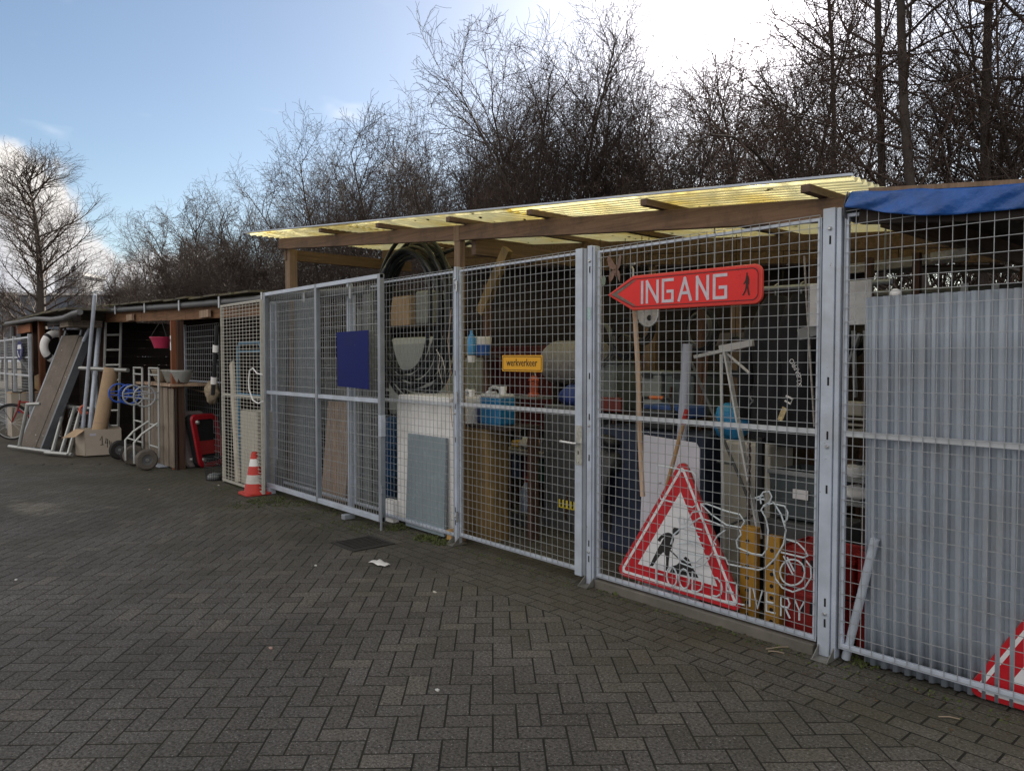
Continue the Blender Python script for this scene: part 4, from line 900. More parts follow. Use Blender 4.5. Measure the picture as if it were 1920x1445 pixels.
    MB().add([B(.0, .6, H), B(.19, 0, H), B(-.02, -.2, H-.10), B(-.30, .15, H-.12)], [(0, 1, 2, 3)]).build('flap', CARD, t, solid=.005)
    MB().add([B(.30, 0, H-.10) - dy*.006, B(.44, 0, H-.10) - dy*.006, B(.44, 0, H-.06) - dy*.006, B(.30, 0, H-.06) - dy*.006], [(0, 1, 2, 3)]).build('paper_label', mat('label_lilac', (.45, .43, .50), .7), t)
    for pts in ([(.52, .25), (.57, .32), (.57, .18)], [(.53, .17), (.60, .18)], [(.66, .28), (.64, .20), (.70, .21)], [(.69, .27), (.68, .13)], [(.73, .24), (.74, .16), (.77, .22), (.78, .15)]):
        MB().tube([B(u, 0, z) - dy*.005 for u, z in pts], .006, 4).build('marker_stroke', INK, t)
    p0 = B(.42, .5, .02); p1 = P(209, 690, X=p0.x+.05); 
    t2 = thing('cardboard_tube', tuple(p0), 'thick brown cardboard tube standing in the open box', 'tube')
    MB().tube([p0, p1], .115, 24).build('tube', CARD, t2, smooth=True)
    for k in (.35, .93): MB().tube([p0.lerp(p1, k), p0.lerp(p1, k+.012)], .117, 24).build('tape_band', mat('tape_brown', (.36, .25, .17), .35), t2, smooth=True)
    # life ring
    c = P(108, 650, Y=-1.0); t = thing('life_ring', (c.x, c.y, c.z-.34), 'white life ring with dark bands hanging on the far shed', 'life ring')
    fn = lambda a, b: (c.x + b*.0 + a*.25*.6, c.y + a*.97, c.z + b)
    fn = lambda a, b: Vector((c.x - a*.35, c.y + a*.94, c.z + b))
    MB().tube([fn(.25*math.cos(R(g)), .25*math.sin(R(g))) for g in range(0, 360, 12)], .07, 12, closed=True).build('ring', WHITE_D, t, smooth=True)
    for g in (45, 135, 225, 315): MB().tube([fn(.25*math.cos(R(g+k)), .25*math.sin(R(g+k))) for k in (-6, 0, 6)], .073, 12).build('band', BLACK, t, smooth=True)
    MB().tube([fn(-.15, .22), fn(0, .52), fn(.15, .22)], .008, 5).build('cord', W_PALE, t)
leaning_things()
def bicycle():
    c = P(22, 792, Y=-1.55); c.z = .345
    t = thing('bicycle', (c.x+.4, c.y, 0), 'red bicycle with black mudguard stays parked at the far left edge', 'bicycle')
    d = Vector((.55, .83, 0)).normalized()   # towards the front wheel, hidden behind the deck
    for k, nm in ((0, 'rear'), (1, 'front')):
        o = c + d*(1.02*k)
        wp = lambda r, g: o + d*(r*math.cos(R(g))) + Vector((0, 0, r*math.sin(R(g))))
        w = MB().tube([wp(.335, g) for g in range(0, 360, 10)], .018, 8, closed=True).build('wheel', RUB, t, smooth=True)
        MB().tube([wp(.312, g) for g in range(0, 360, 10)], .009, 6, closed=True).build('rim', ALU, w, smooth=True)
        sp = MB()
        for g in range(0, 360, 24): sp.tube([o, wp(.31, g)], .0016, 3)
        sp.build('spokes', STEELB, w)
        MB().tube([wp(.365, g) for g in range(20, 170, 10)], .014, 5).build('mudguard', BLACK, t)
        for g in (20, 60): MB().tube([o, wp(.36, g+60)], .005, 4).build('mudguard_stay', BLACK, t)
    c = c + d*1.02; d = -d
    U = Vector((0, 0, 1)); bb = c + d*.42 - U*.05; seat = c + d*.28 + U*.42; head = c + d*.86 + U*.40; headl = c + d*.90 + U*.25
    for a, b, r in ((bb, seat, .019), (bb, headl, .021), (seat-U*.05, head, .019), (seat - U*.05, c, .011), (bb, c, .012), (headl, c + d*1.02, .014), (head+U*.04, headl, .02)): MB().tube([a, b], r, 8).build('frame_tube', RED, t, smooth=True)
    MB().tube([seat, seat - d*.05 + U*.16], .013, 8).build('seat_post', ALU, t)
    MB().grid(8, 5, lambda u, v: seat - d*.05 + U*(.17 + .03*math.sin(v*3.14)) + d*(-.14+.28*u) + d.cross(U)*((v-.5)*(.17*(1-u*.75)))).build('saddle', BLACK, t, smooth='all', solid=.025)
    hs = d.cross(U); MB().tube([head + U*.04, head + U*.2, ], .013, 8).build('stem', ALU, t)
    MB().tube([head + U*.2 - hs*.28 - d*.16, head + U*.21 - hs*.26, head + U*.2, head + U*.21 + hs*.26, head + U*.2 + hs*.28 - d*.16], .012, 8).build('handlebar', BLACK, t, smooth=True)
    MB().box(c - d*.02 + U*.40, (.02, .02, .02)).build('rack_bolt', GALV, t)
    MB().tube([c + U*.01, c + U*.37 - d*.02], .006, 5).build('rack_stay', BLACK, t)
    MB().lathe([(.09, -.004), (.09, .004)], bb, 20, Matrix((d, U, hs)).transposed()).build('chain_ring', BLACK, t)
bicycle()

def small_left_things():
    # paper bag and box by the bicycle
    c = P(72, 722, Y=-1.35)
    rg = np.random.default_rng(3)
    def blob(c, sx, sy, sz, amp, seed, nu=14, nv=9):
        r_ = np.random.default_rng(seed); ph = r_.random(6)*6.28
        def fn(u, v):
            th, phi = u*2*math.pi, (v-.5)*math.pi
            k = 1 + amp*(math.sin(3*th+ph[0]+phi*2) + math.sin(5*th+ph[1]-phi*3)*.6 + math.sin(4*phi+ph[2]+th)*.7)
            return (c[0]+sx*k*math.cos(phi)*math.cos(th), c[1]+sy*k*math.cos(phi)*math.sin(th), c[2]+sz*k*math.sin(phi))
        return MB().grid(nu, nv, fn, closed_u=True)
    globals()['blob'] = blob
    # crate carrying the bag
    q = P(45, 822, Z=0); bx = Vector((q.x-.7, q.y+.35, 0))
    t = thing('storage_box', tuple(bx), 'large pale cardboard carton behind the red bicycle', 'box')
    MB().box(bx + Vector((0, 0, .45)), (.6, 1.0, .9)).build('body', CARDG, t, bevel=.006); MB().box(bx + Vector((0, 0, .905)), (.61, 1.01, .02)).build('lid_seam', CARD, t)
    MB().box(bx + Vector((.305, -.3, .55)), (.01, .18, .10)).build('printed_label', BLUE, t)
    blob((bx.x+.05, bx.y+.22, 1.10), .30, .34, .20, .08, 4).build('paper_bag', mat('paper_brown', (.40, .29, .16), .8, 0, .2, 6, .4, 12), label='crumpled brown paper bag on the carton behind the bicycle', cat='bag', smooth='all')
    # hanging basket
    c = P(303, 640, Y=-.42); t = thing('hanging_basket', (c.x, c.y, c.z-.09), 'pink red hanging plant basket below the shed fascia', 'plant pot')
    MB().lathe([(.10, -.10), (.155, .05), (.165, .05), (.165, .065), (.15, .065), (.095, -.09)], c, 20).build('bowl', PINK, t, smooth=True)
    for g in (10, 130, 250): MB().tube([c + Vector((.15*math.cos(R(g)), .15*math.sin(R(g)), .06)), c + Vector((0, 0, .32))], .004, 4).build('hanger', INK, t)
    # bowls and lamp shades on the counter
    for i, (dx, r, m, lb) in enumerate(((.25, .13, mat('bowl_tan', (.24, .20, .15), .4), 'tan bowl on the shed counter behind the hand truck'), (.62, .13, mat('glass_ribbed', (.30, .30, .28), .25), 'white ribbed glass shade on the shed counter'), (.92, .15, mat('glass_opal', (.30, .31, .30), .2), 'wide white glass shade nearest the shed post'))):
        o = Vector((CX0 + dx*(CX1-CX0), -.30, 1.236))
        mb = MB(); n = 28
        mb.grid(n, 8, lambda u, v: (o.x + (r*(.45+.6*v**.7))*(1+.04*math.cos(u*n*3.14))*math.cos(u*6.2832), o.y + (r*(.45+.6*v**.7))*(1+.04*math.cos(u*n*3.14))*math.sin(u*6.2832), o.z + v*.20), closed_u=True)
        mb.add([(o.x+r*.45*math.cos(g*.785), o.y+r*.45*math.sin(g*.785), o.z+.002) for g in range(8)], [tuple(range(8))])
        mb.build('lampshade', m, label=lb, cat='lamp shade', smooth='all', solid=.006)
    # bust behind the ladder
    c = Vector((P(218, 700, Y=.35).x, .35, 1.22)); t = thing('stone_bust', tuple(c), 'grey stone bust seen through the ladder rungs', 'statue')
    blob((c.x, c.y, c.z+.18), .16, .22, .20, .04, 9).build('shoulders', mat('stone_grey', (.26, .25, .26), .8, 0, .2, 8), t, smooth='all')
    hd = blob((c.x, c.y-.02, c.z+.52), .12, .13, .165, .02, 3); hd.tube([(c.x, c.y-.02, c.z+.3), (c.x, c.y-.02, c.z+.42)], .07, 10); hd.lathe([(.03, 0), (.0, .05)], (c.x+.02, c.y-.15, c.z+.5), 8, Matrix.Rotation(R(70), 3, 'X'))
    hd.build('head', MATS['stone_grey'], t, smooth='all'); blob((c.x-.03, c.y+.03, c.z+.60), .13, .13, .11, .08, 5).build('hair', MATS['stone_grey'], t, smooth='all')
    MB().box((c.x, c.y, c.z-.05), (.5, .5, .1)).build('plinth', W_GREY, t); MB().box((c.x, c.y, c.z-.66), (.42, .42, 1.10)).build('pedestal', W_DARKZ, t)
    # yellow cloth on the inside shelf
    c = P(275, 604, Y=1.2); blob((c.x, 1.35, 2.01), .55, .2, .05, .15, 7).build('folded_cloth', mat('cloth_mustard', (.36, .22, .06), .9, 0, .3, 9), label='mustard cloth lying on the shed shelf under the roof', cat='cloth', smooth='all')
    # shelf clutter in the dark
    rr = random.Random(5)
    for i in range(12):
        z = rr.choice((1.58, 1.98, 1.58)); x = -11.6 + i*.28; h = rr.uniform(.1, .26)
        m = mat('clutter_%d' % (i % 6), [(.10, .05, .04), (.14, .13, .12), (.05, .06, .08), (.18, .12, .07), (.08, .08, .08), (.20, .18, .15)][i % 6], .7, 0, .3, 8)
        if z > 1.8 and -9.9 < x < -8.6: z = 1.58
        if i % 3: MB().box((x, 1.5, z+h/2), (.2, .25, h)).build('storage_carton', m, label='small dim carton on the shaded shelves of the low shed', cat='box', group='cartons on the low shed shelves', bevel=.008)
        else: MB().lathe([(.06, 0), (.07, .01), (.07, h*.7), (.03, h*.85), (.03, h)], (x, 1.5, z), 12).build('storage_jar', m, label='small dim jar on the shaded shelves of the low shed', cat='jar', group='jars on the low shed shelves', smooth=True)
    # inner wire panel right of the post
    Y = .15; x0, x1 = P(345, 700, Y=Y).x, P(412, 700, Y=Y).x
    t = thing('inner_mesh_panel', ((x0+x1)/2, Y, 0), 'grey wire mesh panel inside the low shed behind the leaning cases', 'panel')
    fr = MB(); fr.bb((x0, Y, .02), (x0+.04, Y+.03, 2.15)).build('frame_post', GALV, t)
    MB().bb((x0+.041, Y, 1.24), (x1, Y+.02, 1.265)).build('mid_rail', GALV, t); wires(x0, x1, .05, 2.12, Y-.006, .09, .09, .003).build('wire_mesh', WIRE, t)
    pts = [P(px, py, Y=0.0) for px, py in ((345, 722), (362, 730), (380, 734), (392, 735))]
    MB().tube(pts, .012, 6).build('rope', W_PALE, label='pale rope strung across the inner mesh panel', cat='rope', smooth=True)
    c = P(396, 735, Y=0.0); blob((c.x, 0.02, c.z), .12, .10, .14, .2, 12).build('cord_bundle', mat('cord_tan', (.34, .28, .2), .8, 0, .5, 25), label='tangled tan cord bundle hanging beside the mesh screen', cat='cord', smooth='all')
    # tool pole with white cuffs by the screen edge
    a, b = P(407, 610, Y=-.36), P(399, 740, Y=-.36); t = thing('tool_pole', tuple(b), 'black pole with two white cuffs hanging at the edge of the mesh screen', 'pole')
    MB().tube([a, b], .028, 8).build('shaft', BLACK, t, smooth=True)
    for k in (.28, .74): MB().tube([a.lerp(b, k), a.lerp(b, k+.1)], .036, 10).build('cuff', WHITE, t, smooth=True)
    # blue bucket with pale lid inside
    c = P(388, 670, Y=.9); t = thing('blue_bucket', (c.x, .9, 1.53), 'blue bucket with pale lid on the shelf behind the inner mesh', 'bucket')
    MB().lathe([(.15, 0), (.18, .36)], (c.x, 1.5, 1.531), 18).build('body', mat('bucket_blue', (.05, .09, .17), .5), t, smooth=True); MB().lathe([(.19, .362), (.19, .40), (.05, .42)], (c.x, 1.5, 1.531), 18).build('lid', CREAM, t, smooth=True)

    # leaning cases
    def case(name, label, px, lean, m, mi, w, h, red):
        a = P(px[0], 878, Z=0)
        t = thing(name, tuple(a), label, 'case')
        d = Vector((-.33, .95, 0)).normalized(); bk = Vector((-.95, -.33, 0)).normalized(); up = (Vector((0, 0, 1)) + bk*lean - d*.15).normalized()
        n = d.cross(up).normalized()
        if n.dot(CAM - a) < 0: n = -n
        def fn(u, v, k): return a + d*(u + w/2) + up*(v + h/2) + n*k
        out = rrect(w, h, .09); inn = rrect(w-.16, h-.16, .06)
        MB().prism(out, .10, lambda u, v, k: fn(u, v, -.10+k)).build('shell', mi, t)
        nn = len(out); mb = MB().add([fn(u, v, .0) for u, v in out] + [fn(u*.93, v*.96, .022) for u, v in out] + [fn(u, v, .022) for u, v in inn] + [fn(u, v, .001) for u, v in inn], [])
        mb.f = [(l*nn+i, l*nn+(i+1) % nn, (l+1)*nn+(i+1) % nn, (l+1)*nn+i) for l in range(3) for i in range(nn)]
        mb.build('rim', m, t, smooth=True)
        if red: MB().prism([(-w/2+.07, -.20), (w/2-.07, -.20), (w/2-.07, .0), (-w/2+.07, .0)], .012, lambda u, v, k: fn(u, v, .004+k)).build('band', mat('red_dark', (.28, .025, .025), .6), t)
        for u, v in ((-w/2+.1, h/2-.12), (-w/2+.1, -h/2+.12)): MB().lathe([(.035, 0), (.03, .02), (.012, .035)], fn(u, v, .022), 10, Matrix((d, up, n)).transposed()).build('corner_foot', ALU, t, smooth=True)
    case('flat_case', 'grey lidded flat case with round corner feet leaning behind the red one', (349, 0), .10, mat('case_grey', (.24, .21, .21), .6, 0, .2), mat('case_taupe', (.20, .155, .155), .7), .50, .84, False)
    case('flat_case', 'red rimmed black case with a red cross band leaning by the mesh screen', (373, 0), .06, mat('case_red', (.34, .012, .02), .35, 0, .15), BLACK, .48, .80, True)
    a, b = P(337, 878, Z=0), P(336, 812, Y=P(337, 878, Z=0).y+.05); MB().tube([a, b], .035, 8).build('pink_bar', PINK, label='thin pink bar leaning left of the grey case', cat='bar', smooth=True)
    # wire waste basket
    c = P(403, 900, Z=0); t = thing('waste_basket', tuple(c), 'small black wire waste basket beside the mesh screen foot', 'basket')
    mb = MB(); n = 26
    for i in range(n):
        g = i*6.2832/n; mb.tube([(c.x+.105*math.cos(g), c.y+.105*math.sin(g), .004), (c.x+.135*math.cos(g), c.y+.135*math.sin(g), .30)], .0028, 3)
    for k in range(9): 
        r_ = .105+.03*k/8; mb.tube([(c.x+r_*math.cos(g), c.y+r_*math.sin(g), .01+.29*k/8) for g in np.linspace(0, 6.2832, 20, endpoint=False)], .0028, 3, closed=True)
    mb.build('wire_body', BLACK, t); MB().tube([(c.x+.137*math.cos(g), c.y+.137*math.sin(g), .302) for g in np.linspace(0, 6.2832, 24, endpoint=False)], .007, 6, closed=True).build('rim', BLACK, t, smooth=True)
    blob((c.x, c.y, .05), .09, .09, .045, .15, 2).build('crumpled_paper', GREYP, label='crumpled litter at the bottom of the wire basket', cat='litter', smooth='all')
    # traffic cone
    c = P(478, 926, Z=0); t = thing('traffic_cone', (c.x, c.y, 0), 'red traffic cone with two white bands before the sliding gate', 'traffic cone')
    fl = rrect(.31, .31, .05); MB().prism(fl, .028, lambda a, b, k: (c.x+a, c.y+b, .003+k)).build('base', CONE, t, bevel=.006)
    def rz(z): return .125 - (.125-.032)*(z-.03)/.47
    for z0, z1, m, nm in ((.031, .135, CONE, 'cone'), (.135, .235, mat('band_dirty', (.58, .56, .53), .6, 0, .25, 9, dirt=(.30, .25, .22), dirt_amt=.5), 'white_band'), (.235, .335, CONE, 'cone'), (.335, .42, WHITE_D, 'white_band'), (.42, .50, CONE, 'cone')):
        MB().lathe([(rz(z0), z0), (rz(z1), z1)], (c.x, c.y, 0), 28).build(nm, m, t, smooth=True)
    # behind the pale screen: plank, foam block, blue frame, cable
    p = P(440, 905, Z=0)
    a, b = P(432, 680, Y=-.12), P(446, 905, Y=-.20)
    MB().beam((a.x, -.10, a.z), (b.x, -.20, .01), .20, .035, up=(.2, 1, 0)).build('white_plank', mat('plank_white', (.58, .54, .46), .7, 0, .25, 5, dirt=(.3, .25, .18)), label='worn white plank standing behind the pale mesh screen', cat='plank', bevel=.004)
    a = P(466, 800, Y=-.1); MB().bb((a.x, -.20, .02), (a.x+.50, .1, .95)).build('foam_block', CREAM, label='cream foam block behind the pale mesh screen beside the cone', cat='block', bevel=.01)
    t = thing('blue_trolley', (P(465, 760, Y=.25).x, .25, 0), 'light blue tubular trolley handle behind the pale mesh screen', 'trolley')
    xa = P(447, 700, Y=.25).x; BL = mat('tube_lightblue', (.13, .30, .46), .45)
    MB().tube([(xa, .25, .02), (xa, .25, 1.74), (xa+.06, .25, 1.82), (xa+.75, .25, 1.82), (xa+.81, .25, 1.74), (xa+.81, .25, .02)], .022, 8).build('handle', BL, t, smooth=True)
    for z in (1.70, 1.1, .5): MB().tube([(xa, .25, z), (xa+.81, .25, z)], .015, 8).build('crossbar', BL, t)
    pts = [P(px, py, Y=-.36) for px, py in ((492, 702), (482, 700), (474, 690), (468, 694), (466, 712), (467, 730), (474, 750), (484, 756), (493, 752))]
    MB().tube(pts, .008, 6).build('white_cable', WHITE, label='white cable looped through the pale mesh screen', cat='cable', smooth=True)
small_left_things()

# ================================================================== store contents: bays behind the sliding gate and mesh
def store_left():
    # behind the sliding gate
    Y = .3
    def board(name, px0, px1, pyt, Y, label, m, cat, zb=.0, th=.03, lean=.1):
        a, b = P(px0, pyt, Y=Y), P(px1, pyt, Y=Y)
        return MB().add([(a.x, Y-lean, zb), (b.x, Y-lean, zb), (b.x, Y-lean+th, zb), (a.x, Y-lean+th, zb), (a.x, Y, a.z), (b.x, Y, a.z), (b.x, Y+th, a.z), (a.x, Y+th, a.z)], [(3, 2, 1, 0), (4, 5, 6, 7), (0, 1, 5, 4), (1, 2, 6, 5), (2, 3, 7, 6), (3, 0, 4, 7)]).build(name, m, label=label, cat=cat, bevel=.004)
    board('plywood_panel', 615, 660, 752, .30, 'brown wood panel standing behind the sliding gate', W_BOARD, 'panel')
    board('white_board', 548, 652, 672, .55, 'pale grey board behind the sliding gate', mat('board_pale', (.26, .27, .27), .6, 0, .15, 3), 'board', zb=.8, lean=.02)
    board('dark_sheet', 503, 540, 556, .12, 'dark blue grey sheet behind the left half of the sliding gate', mat('sheet_slate', (.075, .085, .10), .6, 0, .2, 3), 'sheet')
    board('slate_panel', 541, 590, 550, .20, 'grey blue ribbed panel behind the sliding gate right of the dark sheet', mat('sheet_bluegrey', (.15, .18, .21), .55, 0, .25, 3, stretch=(20, 20, .5)), 'panel', lean=.04)
    board('post_stub', 525, 537, 870, .22, 'short grey post stub behind the gate foot', W_GREY, 'post')
    for i, (px, pt, r, lb) in enumerate(((688, 545, .055, 'tall grey plastic pipe right of the blue board'), (672, 580, .03, 'thin grey pipe behind the blue board'), (700, 600, .04, 'grey pipe beside the sliding gate end stile'))):
        a = P(px, pt, Y=.22+.05*i); MB().tube([(a.x, .22+.05*i, .01), (a.x+.03, .22+.05*i, a.z)], r, 14).build('plastic_pipe', GREYP, label=lb, cat='pipe', smooth=True)
    a = P(715, 830, Y=.5); t = thing('blue_drum', (a.x, .5, 0), 'blue plastic drum behind the sliding gate end', 'drum')
    MB().lathe([(.18, .01), (.2, .04), (.2, .3), (.21, .32), (.2, .34), (.2, .62), (.21, .64), (.2, .66), (.2, .9), (.17, .95)], (a.x, .5, 0), 20).build('body', mat('drum_blue', (.03, .10, .26), .45), t, smooth=True); MB().lathe([(.04, .95), (.04, .98)], (a.x+.06, .5, 0), 10).build('bung', BLACK, t)
    for i in range(5):
        a = P(556+i*11, 600, Y=1.4); MB().bb((a.x, 1.38, 0), (a.x+.14, 1.42, 2.25)).build('upright_plank', W_GREY, label='weathered plank stacked upright at the rear behind the sliding gate', cat='plank', group='upright planks behind the sliding gate')
    # white door with grey pane, behind panel D
    a, b = P(743, 745, Y=.10), P(852, 760, Y=.10)
    x0, x1 = a.x, b.x; t = thing('white_appliance', ((x0+x1)/2, .3, 0), 'white appliance door panel with a grey textured pane behind the mesh', 'appliance')
    MB().bb((x0, .10, .03), (x1-.02, .62, 1.18)).build('cabinet', WHITE_D, t, bevel=.02); MB().bb((x0+.06, .08, 1.185), (x1-.03, .62, 1.25)).build('top_lid', WHITE, t, bevel=.015)
    a, b = P(765, 812, Y=.06), P(838, 990, Y=.06); MB().prism([(a.x, .02), (b.x, .02), (b.x-.02, a.z), (a.x+.0, a.z)], .03, lambda u, v, k: (u, .095-k*1.0-(.04*(1-v)), v)).build('glass_sheet', GLASSG, label='grey ribbed glass pane leaning on the white appliance', cat='pane', bevel=.003)
    MB().bb((P(845, 1000, Y=.02).x-.05, .012, .012), (P(845, 1000, Y=.02).x+.02, .09, .10)).build('wood_block', mat('block_ochre', (.42, .25, .09), .8), label='small ochre wood block at the foot of the mesh post', cat='block', bevel=.004)
    MB().bb((P(722, 960, Y=.05).x, .03, .004), (P(740, 960, Y=.05).x, .1, .22)).build('white_bracket', WHITE, label='small white bracket on the ground left of the white appliance', cat='bracket', bevel=.003)
    # hose coil: loops hung from the canopy beam
    c = P(768, 603, Y=.45); t = thing('pipe_coil', (c.x, .45, 1.2), 'big coil of black plastic pipe hanging from the canopy beam', 'hose')
    rg = random.Random(4)
    for k in range(11):
        r = .56 + .19*rg.random(); ox, oz, oy = rg.gauss(0, .03), rg.gauss(0, .04)+.04, .38+k*.022
        ph = rg.random()*6.28
        MB().tube([(c.x+ox+r*.93*math.cos(g)+.012*math.sin(3*g+ph), oy+.02*math.sin(g*2+ph), c.z+oz+(r*1.08)*math.sin(g)+.01*math.cos(4*g)) for g in np.linspace(0, 6.2832, 56, endpoint=False)], .021, 8, closed=True).build('pipe_turn', HOSE, t, smooth=True)
    MB().tube([(c.x+.3, .5, c.z+.62), (c.x+.75, .65, c.z+.74), (c.x+1.15, .8, c.z+.62), (c.x+1.4, .85, c.z+.5)], .021, 8).build('pipe_end', HOSE, t, smooth=True)
    MB().tube([(c.x-.02, .46, c.z+.70), (c.x-.02, .42, c.z+.9), (c.x-.02, .12, roofz(c.x)-.02), (c.x-.02, .08, roofz(c.x)+.0)], .008, 5).build('hanger_rope', INK, t)
    # boxes seen through the coil
    a, b = P(732, 560, Y=1.4), P(780, 610, Y=1.4); MB().bb((a.x, 1.3, b.z), (b.x, 1.7, a.z)).build('brown_carton', CARD, label='brown carton on the shelf seen through the pipe coil', cat='box', bevel=.006)
    sh = thing('rear_shelf', (a.x+.5, 1.5, 0), 'dark timber shelf rack behind the pipe coil', 'shelf')
    MB().bb((a.x-.6, 1.2, b.z-.04), (a.x+1.4, 1.9, b.z-.005)).build('board', W_DARK, sh)
    for dx in (-.58, 1.34): MB().bb((a.x+dx, 1.25, 0), (a.x+dx+.06, 1.31, b.z-.041)).build('leg', W_DARKZ, sh)
    MB().bb((b.x+.05, 1.35, b.z), (b.x+.35, 1.65, a.z+.05)).build('grey_canister', GREYP, label='pale grey canister beside the brown carton behind the coil', cat='canister', bevel=.03)
    a, b = P(730, 620, Y=1.1), P(835, 700, Y=1.1); t = thing('water_tank', ((a.x+b.x)/2, 1.3, 0), 'pale grey plastic tank behind the lower pipe coil', 'tank')
    MB().bb((a.x, 1.05, .9), (b.x, 1.7, 1.85)).build('body', mat('tank_pale', (.40, .43, .42), .5, 0, .1, 2), t, bevel=.08); MB().bb((a.x+.1, 1.1, .0), (b.x-.1, 1.6, .88)).build('stand', W_DARK, t)
    for z in (1.2, 1.5): MB().bb((a.x-.004, 1.046, z), (b.x+.004, 1.0495, z+.03)).build('rib', MATS['tank_pale'], t)
    # cords hanging on the mesh near the post
    for i, (pp, lb, m) in enumerate(((((846, 580), (840, 640), (846, 700), (838, 720), (845, 760), (848, 800)), 'thin tan cord hanging down the mesh by the post', W_PALE), (((818, 655), (825, 668), (822, 690), (830, 720), (834, 690), (828, 668)), 'looped pale string tied in the mesh beside the coil', CREAM))):
        MB().tube([P(px, py, Y=.03) for px, py in pp], .004, 5).build('cord', m, label=lb, cat='cord', smooth=True)
store_left()

# ================================================================== store contents: gate bay
def jerrycan(name, c, w, h, d, m, fluid, label, level=.72):
    t = thing(name, tuple(c), label, 'jerrycan'); x, y, z = c
    MB().bb((x-w/2, y-d/2, z+.002), (x+w/2, y+d/2, z+h*level)).build('filled_body', fluid, t, bevel=.02)
    MB().bb((x-w/2+.002, y-d/2+.002, z+h*level-.01), (x+w/2-.002, y+d/2-.002, z+h*.80)).build('upper_body', m, t, bevel=.018)
    MB().tube([(x-w*.38, y, z+h*.78), (x-w*.36, y, z+h*.93), (x-w*.2, y, z+h*.97), (x+w*.12, y, z+h*.95), (x+w*.2, y, z+h*.80)], .016, 8).build('handle', m, t, smooth=True)
    MB().lathe([(.026, h*.78), (.026, h*.9), (.03, h*.9), (.03, h*1.0)], (x+w*.30, y, z), 14).build('cap', WHITE, t, smooth=True)
def gate_bay():
    # thick weathered post standing behind the gate
    c = P(915, 1008, Z=0); 
    t = thing('timber_post', (c.x, c.y, 0), 'thick ochre timber sleeper standing behind the gate mesh', 'timber')
    w = .19; MB().grid(26, 14, lambda u, v: (c.x-.02 + (w+.008*math.sin(v*9+u*11))*math.copysign(abs(math.cos(u*6.2832))**.35, math.cos(u*6.2832))*(1-.04*v), c.y + .13*math.copysign(abs(math.sin(u*6.2832))**.35, math.sin(u*6.2832)), v*.985), closed_u=True).build('log', W_TRUNK, t, smooth=True)
    MB().add([(c.x-.02+w*.95*math.copysign(abs(math.cos(g))**.35, math.cos(g)), c.y+.125*math.copysign(abs(math.sin(g))**.35, math.sin(g)), .986) for g in np.linspace(0, 6.2832, 24, endpoint=False)], [tuple(range(24))]).build('end_grain', W_BOARD, t)
    MB().bb((c.x-.30, c.y+.16, 0), (c.x-.20, c.y+.26, 1.0)).build('trestle_leg', W_DARKZ, label='dark trestle leg left of the timber sleeper', cat='leg stand')
    # shelf carrying the cans
    sh = thing('can_shelf', (c.x, c.y+.1, .99), 'dark plank shelf carrying jerrycans behind the gate', 'shelf')
    MB().bb((c.x-.42, c.y-.14, .988), (c.x+.38, c.y+.3, 1.012)).build('plank', W_DARK, sh); MB().bb((c.x-.41, c.y+.2, 0), (c.x-.36, c.y+.28, .987)).build('leg', W_DARKZ, sh); MB().bb((c.x+.3, c.y+.2, 0), (c.x+.36, c.y+.28, .987)).build('leg', W_DARKZ, sh)
    z = 1.013; a = P(932, 760, Y=c.y)
    jerrycan('jerrycan', (a.x-.02, c.y+.02, z), .27, .34, .19, JERRY, FLUID, 'large jerrycan of bright blue fluid behind the gate')
    jerrycan('jerrycan', (a.x-.25, c.y+.06, z), .13, .26, .12, JERRY, mat('can_navy', (.03, .05, .15), .4), 'small dark blue labelled can left of the blue jerrycan', .6)
    jerrycan('jerrycan', (a.x-.42, c.y+.02, z), .14, .30, .14, JERRY, FLUIDP, 'clear jerrycan with a little pink fluid at the left', .3)
    jerrycan('jerrycan', (a.x-.33, c.y+.20, z), .15, .28, .12, WHITE_D, WHITE_D, 'plain white can behind the small dark can', .7)
    # items hanging above: paint tub, bottle
    a = P(900, 660, Y=.5); sh2 = thing('upper_shelf', (a.x, .55, 1.6), 'narrow upper shelf behind the gate with a paint tub', 'shelf')
    MB().bb((a.x-.2, .42, 1.60), (a.x+.3, .75, 1.625)).build('plank', W_DARK, sh2); MB().bb((a.x-.2, .70, .0), (a.x-.14, .76, 2.3)).build('upright', W_DARKZ, sh2)
    t = thing('paint_tub', (a.x, .52, 1.626), 'blue and white paint tub on the narrow upper shelf', 'tub')
    MB().lathe([(.08, 0), (.09, .10)], (a.x, .52, 1.626), 18).build('label_band', BLUE, t, smooth=True); MB().lathe([(.09, .10), (.093, .16), (.085, .17)], (a.x, .52, 1.626), 18).build('lid', WHITE, t, smooth=True)
    b = P(884, 640, Y=.4); t = thing('spray_bottle', (b.x, .40, b.z), 'light blue spray bottle hanging near the gate hinge', 'bottle')
    MB().lathe([(.035, -.12), (.04, -.10), (.04, .03), (.015, .07), (.015, .10)], (b.x, .40, b.z), 14).build('body', mat('bottle_blue', (.06, .30, .62), .35), t, smooth=True); MB().lathe([(.036, -.19), (.04, -.13)], (b.x, .4, b.z), 14).build('white_cup', WHITE, t, smooth=True)
    # red cabinet and work bench at the rear
    a, b = P(905, 690, Y=2.2), P(1045, 690, Y=2.2)
    t = thing('red_cabinet', ((a.x+b.x)/2, 2.4, 0), 'dark red metal cabinet at the rear behind the yellow sign', 'cabinet')
    RM = mat('cabinet_red', (.10, .018, .018), .5, 0, .25, 4)
    MB().bb((a.x, 2.2, .75), (b.x, 2.7, 1.75)).build('body', RM, t, bevel=.01)
